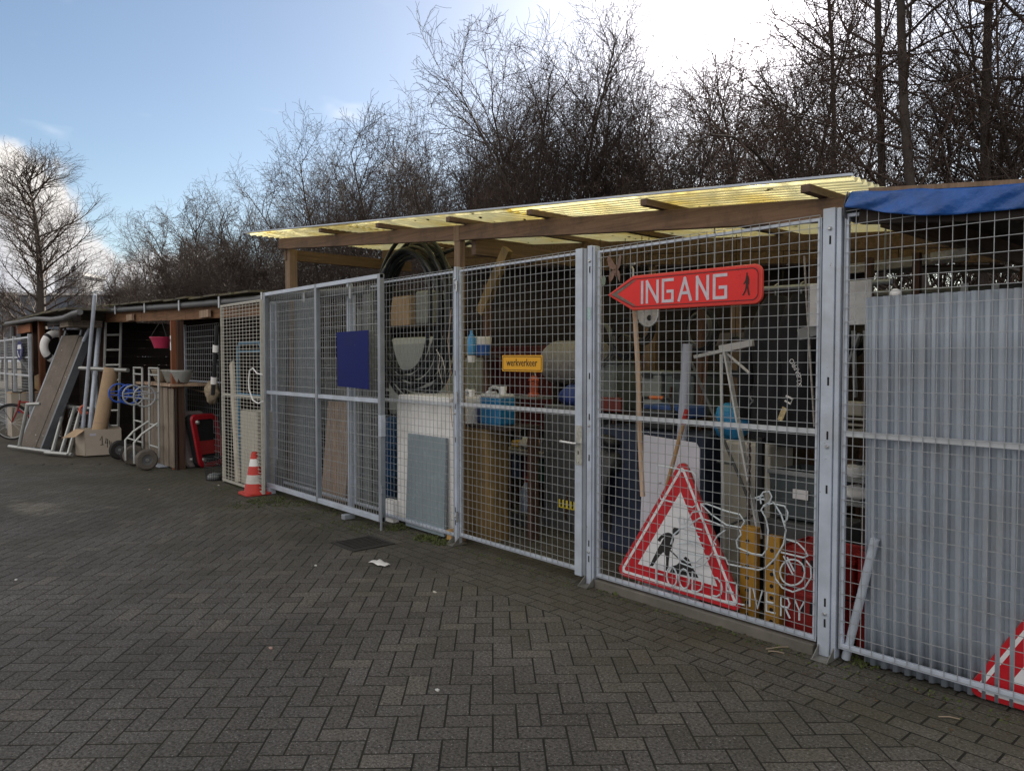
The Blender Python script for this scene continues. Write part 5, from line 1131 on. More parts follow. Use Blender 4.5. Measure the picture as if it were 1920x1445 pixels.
    for i in range(3): MB().bb((a.x+.04+i*(b.x-a.x)/3, 2.186, .80), (a.x-.02+(i+1)*(b.x-a.x)/3, 2.197, 1.70)).build('door', RM, t, bevel=.004)
    MB().bb((a.x, 2.25, .0), (b.x, 2.7, .748)).build('plinth', W_DARK, t)
    a, b = P(942, 838, Y=1.25), P(1075, 838, Y=1.25)
    t = thing('work_bench', ((a.x+b.x)/2, 1.4, 0), 'cluttered pale topped work bench behind the gate', 'bench'); zt = a.z
    MB().bb((a.x, 1.2, zt-.05), (b.x+.1, 1.8, zt)).build('top', mat('bench_top', (.20, .19, .18), .7, 0, .4, 9), t, bevel=.006)
    for x in (a.x+.04, b.x+.02): 
        for y in (1.24, 1.72): MB().bb((x, y, 0), (x+.06, y+.06, zt-.051)).build('leg', W_DARKZ, t)
    MB().bb((a.x+.02, 1.3, .3), (b.x+.06, 1.7, .33)).build('lower_shelf', W_DARK, t)
    rr = random.Random(9); cols = [(.45, .28, .05), (.5, .48, .46), (.42, .30, .27), (.10, .10, .11), (.30, .31, .33), (.5, .36, .08), (.08, .12, .2)]
    labs = ['orange tool lying on the bench by the blue jerrycan', 'pale cloth bundle on the work bench', 'pinkish plastic bag on the work bench', 'black tin on the work bench', 'grey tape roll stack on the work bench', 'yellow tool case on the bench near the lock', 'navy can at the right end of the work bench']
    for i in range(7):
        x = a.x + .12 + i*(b.x-a.x-.1)/7; m = mat('bench_item_%d' % i, cols[i], .6, 0, .3, 14)
        if i in (1, 2): blob((x, 1.36, zt+.055), .08, .08, .055, .16, 20+i).build('cloth_bundle', m, label=labs[i], cat='bundle', smooth='all')
        elif i in (3, 6): MB().lathe([(.045, 0), (.045, .12), (.04, .125)], (x, 1.36, zt+.001), 16).build('tin', m, label=labs[i], cat='tin', smooth=True)
        elif i == 4: 
            mb = MB().lathe([(.03, 0), (.06, 0), (.06, .05), (.03, .05), (.03, 0)], (x, 1.36, zt+.001), 18, cap=False); mb.build('tape_roll', m, label=labs[i], cat='tape', smooth=True)
        else:
            mb = MB().box((x, 1.36, zt+.04), (.11, .10, .07)); mb.build('tool_case', m, label=labs[i], cat='tool', bevel=.015)
    # upright bottles, tools under the bench
    for i in range(7):
        x = a.x + .05 + i*.17; cc = [(.06, .09, .16), (.14, .04, .06), (.03, .16, .09), (.12, .05, .05), (.05, .05, .06), (.05, .08, .14), (.20, .03, .04)][i]
        MB().lathe([(.06, 0), (.065, .02), (.065, .28), (.03, .36), (.03, .42)], (x, 1.42, .331), 12).build('plastic_bottle', mat('underbench_%d' % i, cc, .45), label=['slate blue', 'plum', 'dark green', 'maroon', 'black', 'navy', 'dark red'][i] + ' bottle on the shelf under the work bench', cat='bottle', smooth=True)
    # white-blue bottle and grey box on floor
    b = P(990, 970, Y=1.0); t = thing('floor_bottle', (b.x, 1.0, .0), 'white bottle with blue label on the floor under the bench', 'bottle')
    MB().lathe([(.07, .0), (.075, .02), (.075, .2), (.04, .27), (.03, .29)], (b.x, 1.0, .12), 16).build('body', mat('bottle_white_blue', (.35, .42, .60), .4, 0, .5, 14), t, smooth=True); MB().lathe([(.032, .29), (.032, .33)], (b.x, 1.0, .12), 12).build('cap', RED, t)
    MB().bb((b.x-.15, .88, 0), (b.x+.18, 1.15, .119)).build('grey_crate', GREYD, label='dark grey crate under the white bottle', cat='crate', bevel=.008)
    # scooter with yellow plate
    p = P(1068, 945, Y=.75); q = P(1135, 1010, Y=1.0)
    t = thing('moped', (p.x+.3, 1.0, 0), 'dark moped with yellow number plate behind the lock of the gate', 'moped')
    DK = mat('moped_dark', (.03, .032, .035), .35, 0, .2)
    MR = Matrix.Rotation(R(70), 3, 'Y')
    for o in ((p.x+.40, 1.05), (p.x+.62, 2.1)):
        wh = MB().lathe([(.13, -.045), (.20, -.05), (.235, -.03), (.245, 0), (.235, .03), (.20, .05), (.13, .045), (.13, -.045)], (o[0], o[1], .245), 28, Matrix.Rotation(R(78), 3, 'Z') @ Matrix.Rotation(R(90), 3, 'X'), cap=False).build('wheel', RUB, t, smooth=True)
        MB().lathe([(.001, -.02), (.13, -.03), (.13, .03), (.001, .02)], (o[0], o[1], .245), 20, Matrix.Rotation(R(78), 3, 'Z') @ Matrix.Rotation(R(90), 3, 'X'), cap=False).build('rim', GREYD, wh, smooth=True)
    e = Vector((.21, .978, 0)); o0 = Vector((p.x+.40, 1.05, 0)); sd = Vector((-.978, .21, 0))
    def body(u, v):
        pr = [(-.35, .52), (-.30, .78), (.05, .82), (.45, .70), (.6, .42), (.9, .40), (1.02, .75), (1.08, 1.0)]
        k = min(int(u*(len(pr)-1)), len(pr)-2); f = u*(len(pr)-1)-k; a_, z_ = pr[k][0]*(1-f)+pr[k+1][0]*f, pr[k][1]*(1-f)+pr[k+1][1]*f
        an = v*6.2832; w_ = .15*math.cos(an); h_ = (.10 if .3 < u < .75 else .13)*math.sin(an)
        return o0 + e*(a_) + sd*w_ + Vector((0, 0, z_ + h_ - .05))
    MB().grid(24, 13, lambda u, v: body(u, v)).build('body', DK, t, smooth='all', solid=.004)
    MB().grid(10, 5, lambda u, v: o0 + e*(-.3+.75*u) + sd*((v-.5)*.26) + Vector((0, 0, .86 + .05*math.sin(v*3.14) + .03*math.cos(u*5)))).build('seat', BLACK, t, smooth='all', solid=.06)
    MB().tube([o0+e*1.08+Vector((0, 0, .95)), o0+e*1.02+sd*.3+Vector((0, 0, 1.05))], .015, 6).build('handlebar', BLACK, t); MB().tube([o0+e*1.08+Vector((0, 0, .95)), o0+e*1.02-sd*.3+Vector((0, 0, 1.05))], .015, 6).build('handlebar', BLACK, t)
    a = P(1048, 935, Y=.72); b = P(1080, 957, Y=.72)
    MB().beam((b.x+.02, .72, b.z), o0 + Vector((-.1, 0, .45)), .05, .02).build('plate_bracket', BLACK, t)
    pl = MB().bb((a.x, .715, b.z), (b.x, .72, a.z)).build('number_plate', YPLATE, t, bevel=.004)
    rr = random.Random(2)
    for i in range(3):
        for j in range(4):
            xx = a.x + (b.x-a.x)*(.12+.22*j); zz = b.z + (a.z-b.z)*(.15+.28*i); MB().bb((xx, .712, zz), (xx+.018, .7148, zz+.02+.01*rr.random())).build('plate_mark', INK, pl)
    # white gas bottle and blue item right rear
    b = P(1070, 680, Y=1.9); t = thing('white_tank', (b.x, 2.0, 1.2), 'rounded white tank on the rear shelf beside the gate post', 'tank')
    MB().lathe([(.05, -.42), (.2, -.38), (.24, -.3), (.24, .3), (.2, .38), (.05, .42)], (b.x, 2.0, b.z), 22, Matrix.Rotation(R(90), 3, 'Y')).build('vessel', mat('tank_white', (.30, .29, .29), .5, 0, .15), t, smooth=True)
    for dx in (-.2, .2): MB().bb((b.x+dx-.03, 1.85, 0), (b.x+dx+.03, 2.15, b.z-.2)).build('support', W_DARK, t)
    b = P(1075, 742, Y=1.2); blob((b.x, 1.2, b.z), .16, .12, .10, .08, 31).build('blue_sack', mat('sack_blue', (.03, .06, .25), .6), label='dark blue sack beside the lock stile', cat='sack', smooth='all')
    MB().bb((b.x-.25, 1.05, 0), (b.x+.3, 1.4, b.z-.09)).build('bin_carcass', GREYD, label='dark bin carrying the blue sack by the lock stile', cat='bin', bevel=.015)
    # red lantern and pale post in front of the cabinet
    b = P(1001, 722, Y=1.6); t = thing('orange_lantern', (b.x, 1.6, b.z-.1), 'small orange red lantern standing below the yellow sign', 'lantern')
    MB().lathe([(.06, -.12), (.06, -.09), (.045, -.08), (.05, .04), (.06, .05), (.03, .10)], (b.x, 1.6, b.z), 14).build('body', mat('lantern_orange', (.50, .09, .04), .45, 0, .3), t, smooth=True); MB().tube([(b.x-.05, 1.6, b.z+.05), (b.x, 1.6, b.z+.15), (b.x+.05, 1.6, b.z+.05)], .005, 5).build('bail', STEELB, t)
    MB().bb((b.x-.3, 1.5, b.z-.145), (b.x+.14, 1.75, b.z-.121)).build('lantern_shelf', GREYP, label='thin pale shelf board under the orange lantern', cat='shelf')
    MB().bb((b.x-.24, 1.55, 0), (b.x-.2, 1.6, b.z-.146)).build('shelf_stand', W_DARKZ, label='dark upright holding the lantern shelf', cat='stand')
    # sign werkverkeer hung on the mesh
    a, b = P(942, 670, Y=-.012), P(1017, 694, Y=-.012)
    w, h = b.x-a.x, .125; cx, cz = (a.x+b.x)/2, 1.555
    t = thing('yellow_sign', (cx, -.012, cz-h/2), 'yellow rectangular sign reading werkverkeer fixed on the gate mesh', 'sign')
    fn = lambda u, v, k: (cx+u, -.010-k, cz+v-u*.005)
    MB().prism(rrect(w, h, .008), .004, fn).build('plate', YEL, t)
    ou, ii = rrect(w-.016, h-.016, .012), rrect(w-.026, h-.026, .008); n = len(ou)
    mb = MB().add([fn(u, v, .005) for u, v in ou] + [fn(u, v, .005) for u, v in ii], [(i, (i+1) % n, n+(i+1) % n, n+i) for i in range(n)]); mb.build('border', INK, t)
    text_mb('werkverkeer', lambda u, v, k: fn(u*.86, v*1.05+.004, .0055+k), .078, .0005).build('lettering', INK, t)
gate_bay()

# ================================================================== signs on the fixed panel
def ingang_sign():
    Y = -.028
    L, Rr, Tp, Bt = P(1143, 553, Y=Y), P(1433, 530, Y=Y), P(1408, 497, Y=Y), P(1408, 570, Y=Y)
    x0, x1 = L.x, Rr.x; h = (Tp.z-Bt.z)*1.02; w = x1-x0
    cz = (P(1300, 548, Y=Y).z); til = math.atan2((P(1420, 497, Y=Y).z - P(1192, 520, Y=Y).z), P(1420, 497, Y=Y).x - P(1192, 520, Y=Y).x)
    zc0 = (P(1192, 520, Y=Y).z + P(1188, 580, Y=Y).z)/2; zc1 = (P(1420, 497, Y=Y).z + P(1420, 568, Y=Y).z)/2
    xc0, xc1 = P(1190, 550, Y=Y).x, P(1420, 530, Y=Y).x
    t = thing('arrow_sign', ((x0+x1)/2, Y, zc0-h/2), 'red arrow-shaped sign reading INGANG with black pedestrian symbol on the fence', 'sign')
    def fn(a, b, k): # a in metres from left tip, b from centre line
        x = x0 + a; zc = zc0 + (x-xc0)*(zc1-zc0)/(xc1-xc0); return (x, Y - k, zc + b)
    tip = xc0 - x0
    def outline(g):
        hh = h/2-g; r = .05-g*.5; pts = [(g*1.5, 0), (tip+g*.4, -hh)]
        for i in range(7): pts.append((w-g-r + r*math.sin(R(i*15)), -hh+r-r*math.cos(R(i*15))))
        for i in range(7): pts.append((w-g-r + r*math.cos(R(i*15)), hh-r+r*math.sin(R(i*15))))
        pts.append((tip+g*.4, hh)); return pts
    MB().prism(outline(0), .022, fn).build('body', REDR, t, bevel=.006)
    MB().prism(outline(.012), .001, lambda a, b, k: fn(a, b, .0225+k)).build('face', REDS, t)
    o, i_ = outline(.020), outline(.026); n = len(o)
    MB().add([fn(a, b, .0246) for a, b in o] + [fn(a, b, .0246) for a, b in i_], [(k, (k+1) % n, n+(k+1) % n, n+k) for k in range(n)]).build('border_line', mat('border_dark', (.09, .01, .01), .5), t)
    MB().prism([(.036, 0), (tip+.01, -h/2+.030), (tip+.03, -h/2+.030), (.09, 0), (tip+.03, h/2-.030), (tip+.01, h/2-.030)], .0008, lambda a, b, k: fn(a, b, .0247+k)).build('arrow_head', mat('arrow_grey', (.16, .12, .10), .5, 0, .4, 40), t)
    # tape letters
    LH = h*.58; s = .0185
    G = {'I': [((0, 0), (0, 1))], 'N': [((0, 0), (0, 1)), ((0, 1), (1, 0)), ((1, 0), (1, 1))],
         'G': [((1, 1), (0, 1)), ((0, 1), (0, 0)), ((0, 0), (1, 0)), ((1, 0), (1, .46)), ((1, .46), (.5, .46))], 'A': [((0, 0), (.5, 1)), ((.5, 1), (1, 0)), ((.2, .33), (.8, .33))]}
    spec = [('I', 1205, 1205), ('N', 1214, 1234), ('G', 1244, 1262), ('A', 1274, 1296), ('N', 1308, 1328), ('G', 1340, 1362)]
    for ch, pa, pb in spec:
        xa, xb = P(pa, 548, Y=Y-.02).x - x0, P(pb, 545, Y=Y-.02).x - x0; mb = MB()
        for q, ((u0, v0), (u1, v1)) in enumerate(G[ch]):
            A = Vector((xa+(xb-xa)*u0, (v0-.5)*LH)); B = Vector((xa+(xb-xa)*u1, (v1-.5)*LH)); d = (B-A).normalized(); nn = Vector((-d.y, d.x))*s/2; A2, B2 = A-d*s*.45, B+d*s*.45
            mb.prism([tuple(A2-nn), tuple(B2-nn), tuple(B2+nn), tuple(A2+nn)], .0006, lambda a, b, k, q=q: fn(a, b, .0250+k+q*.00025))
        mb.build('letter', TAPE, t)
    # pedestrian
    px = P(1405, 532, Y=Y).x - x0; k_ = h*.60
    fig = [(-.02, .5), (.02, .5), (.03, .44), (.02, .38), (.07, .34), (.10, .22), (.10, .02), (.06, -.06), (.10, -.28), (.14, -.46), (.07, -.46), (.02, -.26), (-.0, -.14), (-.05, -.30), (-.16, -.46), (-.22, -.44), (-.10, -.26), (-.06, -.06), (-.05, .08), (-.14, .0), (-.17, .04), (-.08, .16), (-.05, .34), (-.03, .38), (-.04, .44)]
    MB().prism([(px+a*k_, b*k_) for a, b in fig], .0006, lambda a, b, k: fn(a, b, .0250+k)).build('pedestrian_symbol', mat('ped_black', (.03, .008, .008), .5), t)
    for a in (tip+.1, w-.15): MB().beam(fn(a, h/2-.01, -.012), fn(a, h/2+.0, -.024), .02, .01).build('hook_clip', STEELB, t)
ingang_sign()

def triangle_sign(x0, side, Y, z0, label, lean=.03, name='warning_sign', rot=0., fig=True):
    t = thing(name, (x0+side/2, Y, z0), label, 'sign'); H = side*.866; cr, sr = math.cos(rot), math.sin(rot)
    def fn(a, b, k): 
        a2, b2 = a*cr - b*sr, a*sr + b*cr
        return (x0 + a2, Y - k + lean*b2/H, z0 + b2)
    def tri(g, r):
        A, B, C = Vector((0, 0)), Vector((side, 0)), Vector((side/2, H)); c = (A+B+C)/3; inr = H/3
        f = (inr-g)/inr; pts = []
        for p, base in ((A, 210), (B, 330), (C, 90)):
            q = c + (p-c)*f; q2 = q - (q-c).normalized()*2*r
            pts += [tuple(q2 + Vector((math.cos(R(base-60+120*i/8)), math.sin(R(base-60+120*i/8))))*r) for i in range(9)]
        return pts
    MB().prism(tri(0, .045), .022, fn).build('body', mat('sign_edge', (.30, .04, .04), .5, 0, .2), t, bevel=.003)
    def ring(g0, r0, g1, r1, k, m, nm):
        o, i_ = tri(g0, r0), tri(g1, r1); n = len(o)
        MB().add([fn(a, b, k) for a, b in o] + [fn(a, b, k) for a, b in i_], [(q, (q+1) % n, n+(q+1) % n, n+q) for q in range(n)]).build(nm, m, t)
    MB().prism(tri(.004, .04), .0005, lambda a, b, k: fn(a, b, .0224+k)).build('red_face', mat('tri_red', (.50, .012, .022), .4, 0, .1, 5), t)
    ring(.026, .022, .044, .012, .0236, SIGNW, 'white_line')
    MB().prism(tri(.112, .004), .0005, lambda a, b, k: fn(a, b, .0236+k)).build('white_field', SIGNW, t)
    if fig:
        def Z(pts): # traced outline points -> sign plane
            out = []
            for u, v in pts:
                q = P(1210 + u*330/1490, 860 + v*320/1445, Y=Y-.02); out.append((q.x, q.z))
            return out
        def pl(pts, k0, nm): MB().prism(Z(pts), .0006, lambda a_, b_, k: (a_, Y - .0248 - k0 - k + lean*(b_-z0)/H, b_)).build(nm, INK, t)
        pl([(243+31*math.cos(R(i*20)), 615+33*math.sin(R(i*20))) for i in range(18)], 0, 'worker_head')
        pl([(90, 690), (108, 662), (130, 642), (155, 630), (180, 625), (200, 630), (216, 644), (228, 662), (233, 682), (226, 715), (214, 742), (200, 765), (199, 800), (194, 870), (192, 945), (170, 945), (172, 880), (169, 830), (158, 802), (145, 790), (118, 820), (88, 862), (62, 908), (36, 905), (58, 850), (86, 790), (106, 745), (124, 718), (136, 690), (152, 664), (128, 680), (116, 704)], 0, 'worker_body')
        pl([(205, 700), (228, 700), (214, 760), (190, 780), (178, 762), (196, 748)], .0004, 'worker_arm')
        pl([(176, 756), (186, 752), (304, 862), (296, 868)], .0008, 'shovel')
        pl([(205, 958), (232, 905), (262, 896), (292, 868), (318, 842), (332, 828), (352, 838), (370, 862), (386, 905), (412, 945), (432, 975), (448, 1006), (380, 996), (300, 978)], 0, 'earth_pile')
    return t
a, b = P(1157, 1078, Y=.05), P(1392, 1148, Y=.05)
triangle_sign(a.x-.02, b.x-a.x+.04, .072, .115, 'red and white triangular roadworks sign with digging worker behind the fence', lean=.05, rot=-.02)
triangle_sign(2.33, .95, .085, .012, 'red and white triangular sign cut by the right picture edge', lean=.0, rot=0, fig=False)

def neon():
    t = thing('neon_sign', (.85, .035, .06), 'unlit glass tube neon sign reading FOOD DELIVERY with a scooter rider', 'neon sign')
    Y = .030
    G = {'F': [[(0, 0), (0, 1), (.9, 1)], [(0, .5), (.7, .5)]], 'O': [[(.5+.5*math.cos(R(g)), .5+.5*math.sin(R(g))) for g in range(0, 361, 24)]], 'D': [[(0, 0), (0, 1), (.5, .98), (.9, .75), (.98, .5), (.9, .22), (.5, .02), (0, 0)]],
         'E': [[(.9, 0), (0, 0), (0, 1), (.9, 1)], [(0, .5), (.7, .5)]], 'L': [[(0, 1), (0, 0), (.8, 0)]], 'I': [[(.3, 0), (.3, 1)]], 'V': [[(0, 1), (.45, 0), (.9, 1)]], 'R': [[(0, 0), (0, 1), (.7, .98), (.85, .76), (.7, .52), (0, .5)], [(.4, .5), (.9, 0)]], 'Y': [[(0, 1), (.45, .5), (.9, 1)], [(.45, .5), (.45, 0)]]}
    pos = [('F', 1230, 1070), ('O', 1250, 1074), ('O', 1273, 1078), ('D', 1298, 1085), ('D', 1335, 1094), ('E', 1362, 1103), ('L', 1381, 1108), ('I', 1400, 1113), ('V', 1412, 1116), ('E', 1437, 1123), ('R', 1464, 1132), ('Y', 1490, 1138)]
    wd = 19
    for ch, px, py in pos:
        o, e, u = P(px, py+18+4, Y=Y), P(px+wd, py+22+4, Y=Y), P(px, py-14, Y=Y)
        for st in G[ch]: MB().tube([(o.x+(e.x-o.x)*a, Y, o.z+(u.z-o.z)*b+(e.z-o.z)*a*.2) for a, b in st], .0055, 6).build('letter_tube', CLEAR, t, smooth=True)
    z4 = lambda pts: [P(1210 + a*330/1490, 860 + b*320/1445, Y=Y) for a, b in pts]
    strokes = [[(100, 60), (110, 250), (130, 340), (400, 410), (430, 390), (425, 140), (400, 110), (200, 70), (105, 55)],
               [(340, 550), (400, 450), (480, 440), (470, 380), (520, 380), (680, 440), (800, 470), (840, 530), (810, 580), (690, 560), (560, 470), (470, 380)],
               [(370, 560), (460, 500), (560, 530), (660, 570), (680, 600), (610, 650), (580, 700), (600, 730)],
               [(800, 600), (810, 640), (770, 690), (780, 750), (900, 800), (990, 815), (1030, 760), (1040, 600), (1020, 500), (980, 430), (1000, 400), (1090, 370)],
               [(980, 380), (970, 320), (1000, 280), (1050, 275), (1070, 320), (1050, 370), (1000, 395)], [(930, 330), (1000, 310), (1010, 340), (940, 345)],
               [(1090, 380), (1180, 400), (1205, 450), (1200, 510), (1170, 540)], [(1100, 390), (1150, 470), (1190, 600), (1170, 720), (1100, 840), (1020, 920), (960, 940), (700, 890), (680, 840), (580, 810)],
               [(1195, 680), (1290, 710), (1350, 770), (1375, 820), (1340, 835), (1150, 790)],
               [(1245+105*math.cos(R(g)), 960+110*math.sin(R(g))) for g in range(0, 361, 20)], [(1085, 930), (1100, 1010), (1160, 1090), (1250, 1125), (1350, 1090), (1405, 1000), (1400, 910), (1360, 860)],
               [(1170, 820), (1250, 980)], [(1200, 830), (1260, 950)],
               [(270, 720), (380, 705), (500, 760)], [(300, 675), (500, 715)], [(330, 625), (460, 660)], [(215, 720), (240, 640), (300, 590), (360, 570), (480, 600)], [(240, 750), (320, 790), (540, 830), (570, 790)],
               [(290, 780), (310, 840), (360, 880), (430, 870), (480, 830)], [(270, 800), (300, 880), (400, 920), (500, 890), (540, 840)], [(290, 490), (330, 500), (330, 550), (290, 550), (280, 510), (300, 485)]]
    for st in strokes: MB().tube(z4(st), .005, 6).build('outline_tube', CLEAR, t, smooth=True)
    for px, py in ((1240, 905), (1340, 980), (1440, 945), (1480, 1075), (1395, 1060)):
        c = P(px, py, Y=Y); MB().tube([(c.x, Y-.002, c.z), (c.x, .004, c.z)], .004, 6).build('standoff', GALV_D, t)
neon()

# ================================================================== store contents: fixed panel bay
def pxbar(pa, pb, Ya, Yb, r, n=8):
    return MB().tube([P(*pa, Y=Ya), P(*pb, Y=Yb)], r, n)
def panel_bay():
    # hung broom handle
    a, b = P(1190, 578, Y=.10), P(1205, 930, Y=.10); t = thing('broom_handle', tuple(b), 'long bare wooden broom handle hanging behind the arrow sign', 'handle')
    MB().tube([P(1188, 540, Y=.1), a, a.lerp(b, .3)+Vector((.006, 0, 0)), a.lerp(b, .7)-Vector((.003, 0, 0)), b], .0165, 12).build('stick', W_PALE, t, smooth=True)
    h = P(1187, 540, Y=.1); MB().tube([h, P(1187, 505, Y=.1), P(1183, 497, Y=.09), P(1190, 494, Y=.06)], .008, 6).build('hook', STEELB, t, smooth=True); MB().lathe([(.013, 0), (.017, .02), (.008, .06)], h - Vector((0, 0, .01)), 10).build('ferrule', STEELB, t)
    # pvc pipe
    a = P(1289, 645, Y=.34); MB().tube([(a.x-.02, .22, .01), (a.x, .34, a.z)], .033, 16).build('grey_pipe', mat('pvc_grey', (.34, .37, .45), .4, 0, .1, 3), label='grey plastic pipe leaning upright below the word INGANG', cat='pipe', smooth=True)
    # shovel handle with red grip
    a, b = P(1288, 768, Y=.16), P(1256, 890, Y=.16); t = thing('shovel_handle', tuple(b), 'wooden tool handle with a red grip leaning behind the triangle sign', 'handle')
    dd = (b-a).normalized(); k = b.z/abs(dd.z); bb = b + dd*k*.98
    g = a.lerp(b, .22); MB().tube([g, bb], .0135, 10).build('stick', mat('handle_tan', (.38, .24, .12), .6, 0, .3, 8), t, smooth=True); MB().tube([a, g], [.016, .018], 10).build('grip', RED, t, smooth=True)
    # white board
    a, b = P(1207, 815, Y=.26), P(1312, 822, Y=.26)
    MB().prism([(a.x, .0), (b.x+.04, .0), (b.x+.0, a.z-.06), (b.x-.03, a.z-.02), (a.x, a.z)], .012, lambda u, v, k: (u, .20+.06*v/a.z+k, v)).build('plastic_sheet', mat('panel_lilac', (.62, .62, .70), .45, 0, .06, 3), label='large white plastic panel with cut corner behind the triangle sign', cat='panel', bevel=.003)
    # collapsed drying frame
    WM = mat('frame_white', (.52, .53, .53), .5, 0, .15, 6); t = thing('drying_frame', tuple(P(1400, 1000, Y=.5)), 'white metal T shaped folding frame standing behind the mesh', 'frame')
    Y = .50
    def bar(p, q, w, d, m=WM, dy=0): MB().beam(P(*p, Y=Y+dy), P(*q, Y=Y+dy), d, w, up=(0, -1, 0)).build('bar', m, t, bevel=.002)
    MB().beam(P(1303, 669, Y=Y), P(1412, 645, Y=Y), .03, .022).build('bar', WM, t); MB().beam(P(1350, 652, Y=Y), P(1412, 641, Y=Y), .028, .03).build('bar', WM, t)
    def pole(p, q, r, m, y0=Y, y1=Y): MB().tube([P(*p, Y=y0), P(*q, Y=y1)], r, 8).build('pole', m, t, smooth=True)
    pole((1352, 664), (1357, 1060), .011, WM, .49, .40); pole((1362, 662), (1405, 699), .009, WM, .51, .47)
    a, b = P(1360, 660, Y=.5), P(1425, 1010, Y=.38); MB().beam(a, b, .012, .045, up=(0, -1, .2)).build('flat_leg', WM, t)
    pole((1297, 680), (1420, 975), .010, GREYD, .55, .52); pole((1372, 870), (1345, 865), .008, GREYD, .5, .5); pole((1425, 960), (1365, 985), .008, GREYD, .5, .5)
    # cream container with blue bag
    a, b = P(1352, 825, Y=.60), P(1450, 1000, Y=.60)
    t = thing('cream_cabinet', ((a.x+b.x)/2, .75, 0), 'cream plastic locker with ribbed front behind the folding frame', 'cabinet')
    MB().bb((a.x, .62, .02), (b.x-.05, .95, a.z)).build('body', CREAM, t, bevel=.02)
    for i in range(5): MB().bb((a.x+.03+i*.075, .612, .10), (a.x+.06+i*.075, .619, a.z-.08)).build('rib', CREAM, t)
    c = P(1370, 800, Y=.72); blob((c.x, .76, a.z+.12), .16, .12, .125, .10, 41).build('blue_bag', mat('bag_blue', (.03, .26, .55), .35, 0, .25, 8, .5, 14), label='crumpled bright blue plastic bag on the cream locker', cat='bag', smooth='all')
    # twisted bar and black channel
    a, b = P(1405, 830, Y=.35), P(1408, 1030, Y=.35); mb = MB(); n = 70
    for kk in (0, 3.1416): mb.tube([(a.x+.007*math.cos(i*.9+kk), .35+.007*math.sin(i*.9+kk), .02+(a.z-.02)*i/n) for i in range(n+1)], .006, 5)
    mb.build('twisted_rod', mat('rust_dark', (.07, .05, .045), .7, .3, .3, 30), label='dark twisted steel rod standing in front of the cream locker', cat='rod', smooth=True)
    a = P(1422, 820, Y=.42); MB().bb((a.x-.02, .42, .01), (a.x+.025, .46, a.z)).build('black_channel', BLACK, label='black steel channel upright beside the twisted rod', cat='channel', bevel=.003)
    # yellow perforated uprights
    for i, (px0, px1, lb) in enumerate(((1388, 1416, 'worn yellow perforated steel upright, the left one of two'), (1434, 1462, 'worn yellow perforated steel upright beside the red crates'))):
        a, b = P(px0, 1000, Y=.14), P(px1, 1000, Y=.14); t = thing('steel_upright', ((a.x+b.x)/2, .15, 0), lb, 'upright')
        zt = P(px0, 985 + i*18, Y=.14).z; MB().bb((a.x, .14, .01), (b.x, .20, zt)).build('channel', YELP, t, bevel=.004)
        for k in range(7): MB().lathe([(.012, 0), (.012, .002)], ((a.x+b.x)/2, .1395, .06+k*(zt-.1)/6.6), 10, Matrix.Rotation(R(90), 3, 'X')).build('bolt_hole', DARKHOLE, t)
    # red crates
    def crate(x0, x1, y0, y1, z0, z1, label):
        t = thing('red_crate', ((x0+x1)/2, (y0+y1)/2, z0), label, 'crate', 'red plastic crates behind the fence')
        th = .012
        for nm, a, b in (('front', (x0, y0, z0+.001), (x1, y0+th, z1)), ('back', (x0, y1-th, z0+.001), (x1, y1, z1)), ('side', (x0, y0+th+.001, z0+.001), (x0+th, y1-th-.001, z1)), ('side', (x1-th, y0+th+.001, z0+.001), (x1, y1-th-.001, z1)), ('bottom', (x0+th, y0+th, z0+.003), (x1-th, y1-th, z0+.02))): MB().bb(a, b).build(nm, RED, t, bevel=.003)
        MB().bb((x0-.012, y0-.012, z1-.035), (x1+.012, y1+.012, z1-.012)).build('rim', RED, t, bevel=.004)
        n = 6
        for i in range(n):
            x = x0 + (x1-x0)*(.2+.6*i/(n-1)); MB().bb((x-.008, y0-.0015, z1-.13), (x+.008, y0+.003, z1-.055)).build('slot', DARKHOLE, t)
    a, b = P(1462, 1010, Y=.2), P(1622, 1010, Y=.2)
    x0 = a.x; crate(x0, x0+.42, .22, .55, .02, .26, 'lower red plastic crate left of the right steel post'); crate(x0, x0+.42, .22, .55, .265, .50, 'upper red plastic crate left of the right steel post')
    crate(x0+.46, x0+.80, .18, .55, .02, .30, 'lower red crate seen right of the steel post'); crate(x0+.46, x0+.80, .18, .55, .305, .56, 'upper red crate seen right of the steel post')
    # grey glass tub and shelf
    a, b = P(1458, 880, Y=.62), P(1540, 1000, Y=.62); t = thing('grey_tub', ((a.x+b.x)/2, .8, 0), 'grey translucent tub with small white label above the red crates', 'tub')
    zt, zb = a.z, .58
    MB().add([(a.x, .6, zb), (b.x, .6, zb), (b.x, .95, zb), (a.x, .95, zb), (a.x-.03, .57, zt), (b.x+.03, .57, zt), (b.x+.03, .98, zt), (a.x-.03, .98, zt)], [(3, 2, 1, 0), (0, 1, 5, 4), (1, 2, 6, 5), (2, 3, 7, 6), (3, 0, 4, 7)]).build('shell', mat('tub_grey', (.09, .11, .12), .35, 0, .2, 3), t, solid=.008)
    MB().bb((a.x-.04, .56, zt-.02), (b.x+.04, .575, zt+.01)).build('rim', GREYP, t, bevel=.004); MB().bb((b.x-.16, .562, zt-.16), (b.x-.06, .566, zt-.10)).build('label', SIGNW, t)
    MB().bb((a.x-.05, .55, .0), (b.x+.1, 1.0, .56)).build('plinth_box', GREYD, label='dark box base under the grey tub', cat='box', bevel=.01)
    MB().bb((a.x-.02, .585, .70), (b.x+.02, .598, .76)).build('tub_stripe', GREYP, t)
    # hanging diving jackets
    rgs = [((1452, 640), .30, .95, 'black hooded diving jacket hanging left on the rail'), ((1500, 640), .28, .98, 'black diving vest with white curved lettering hanging right on the rail')]
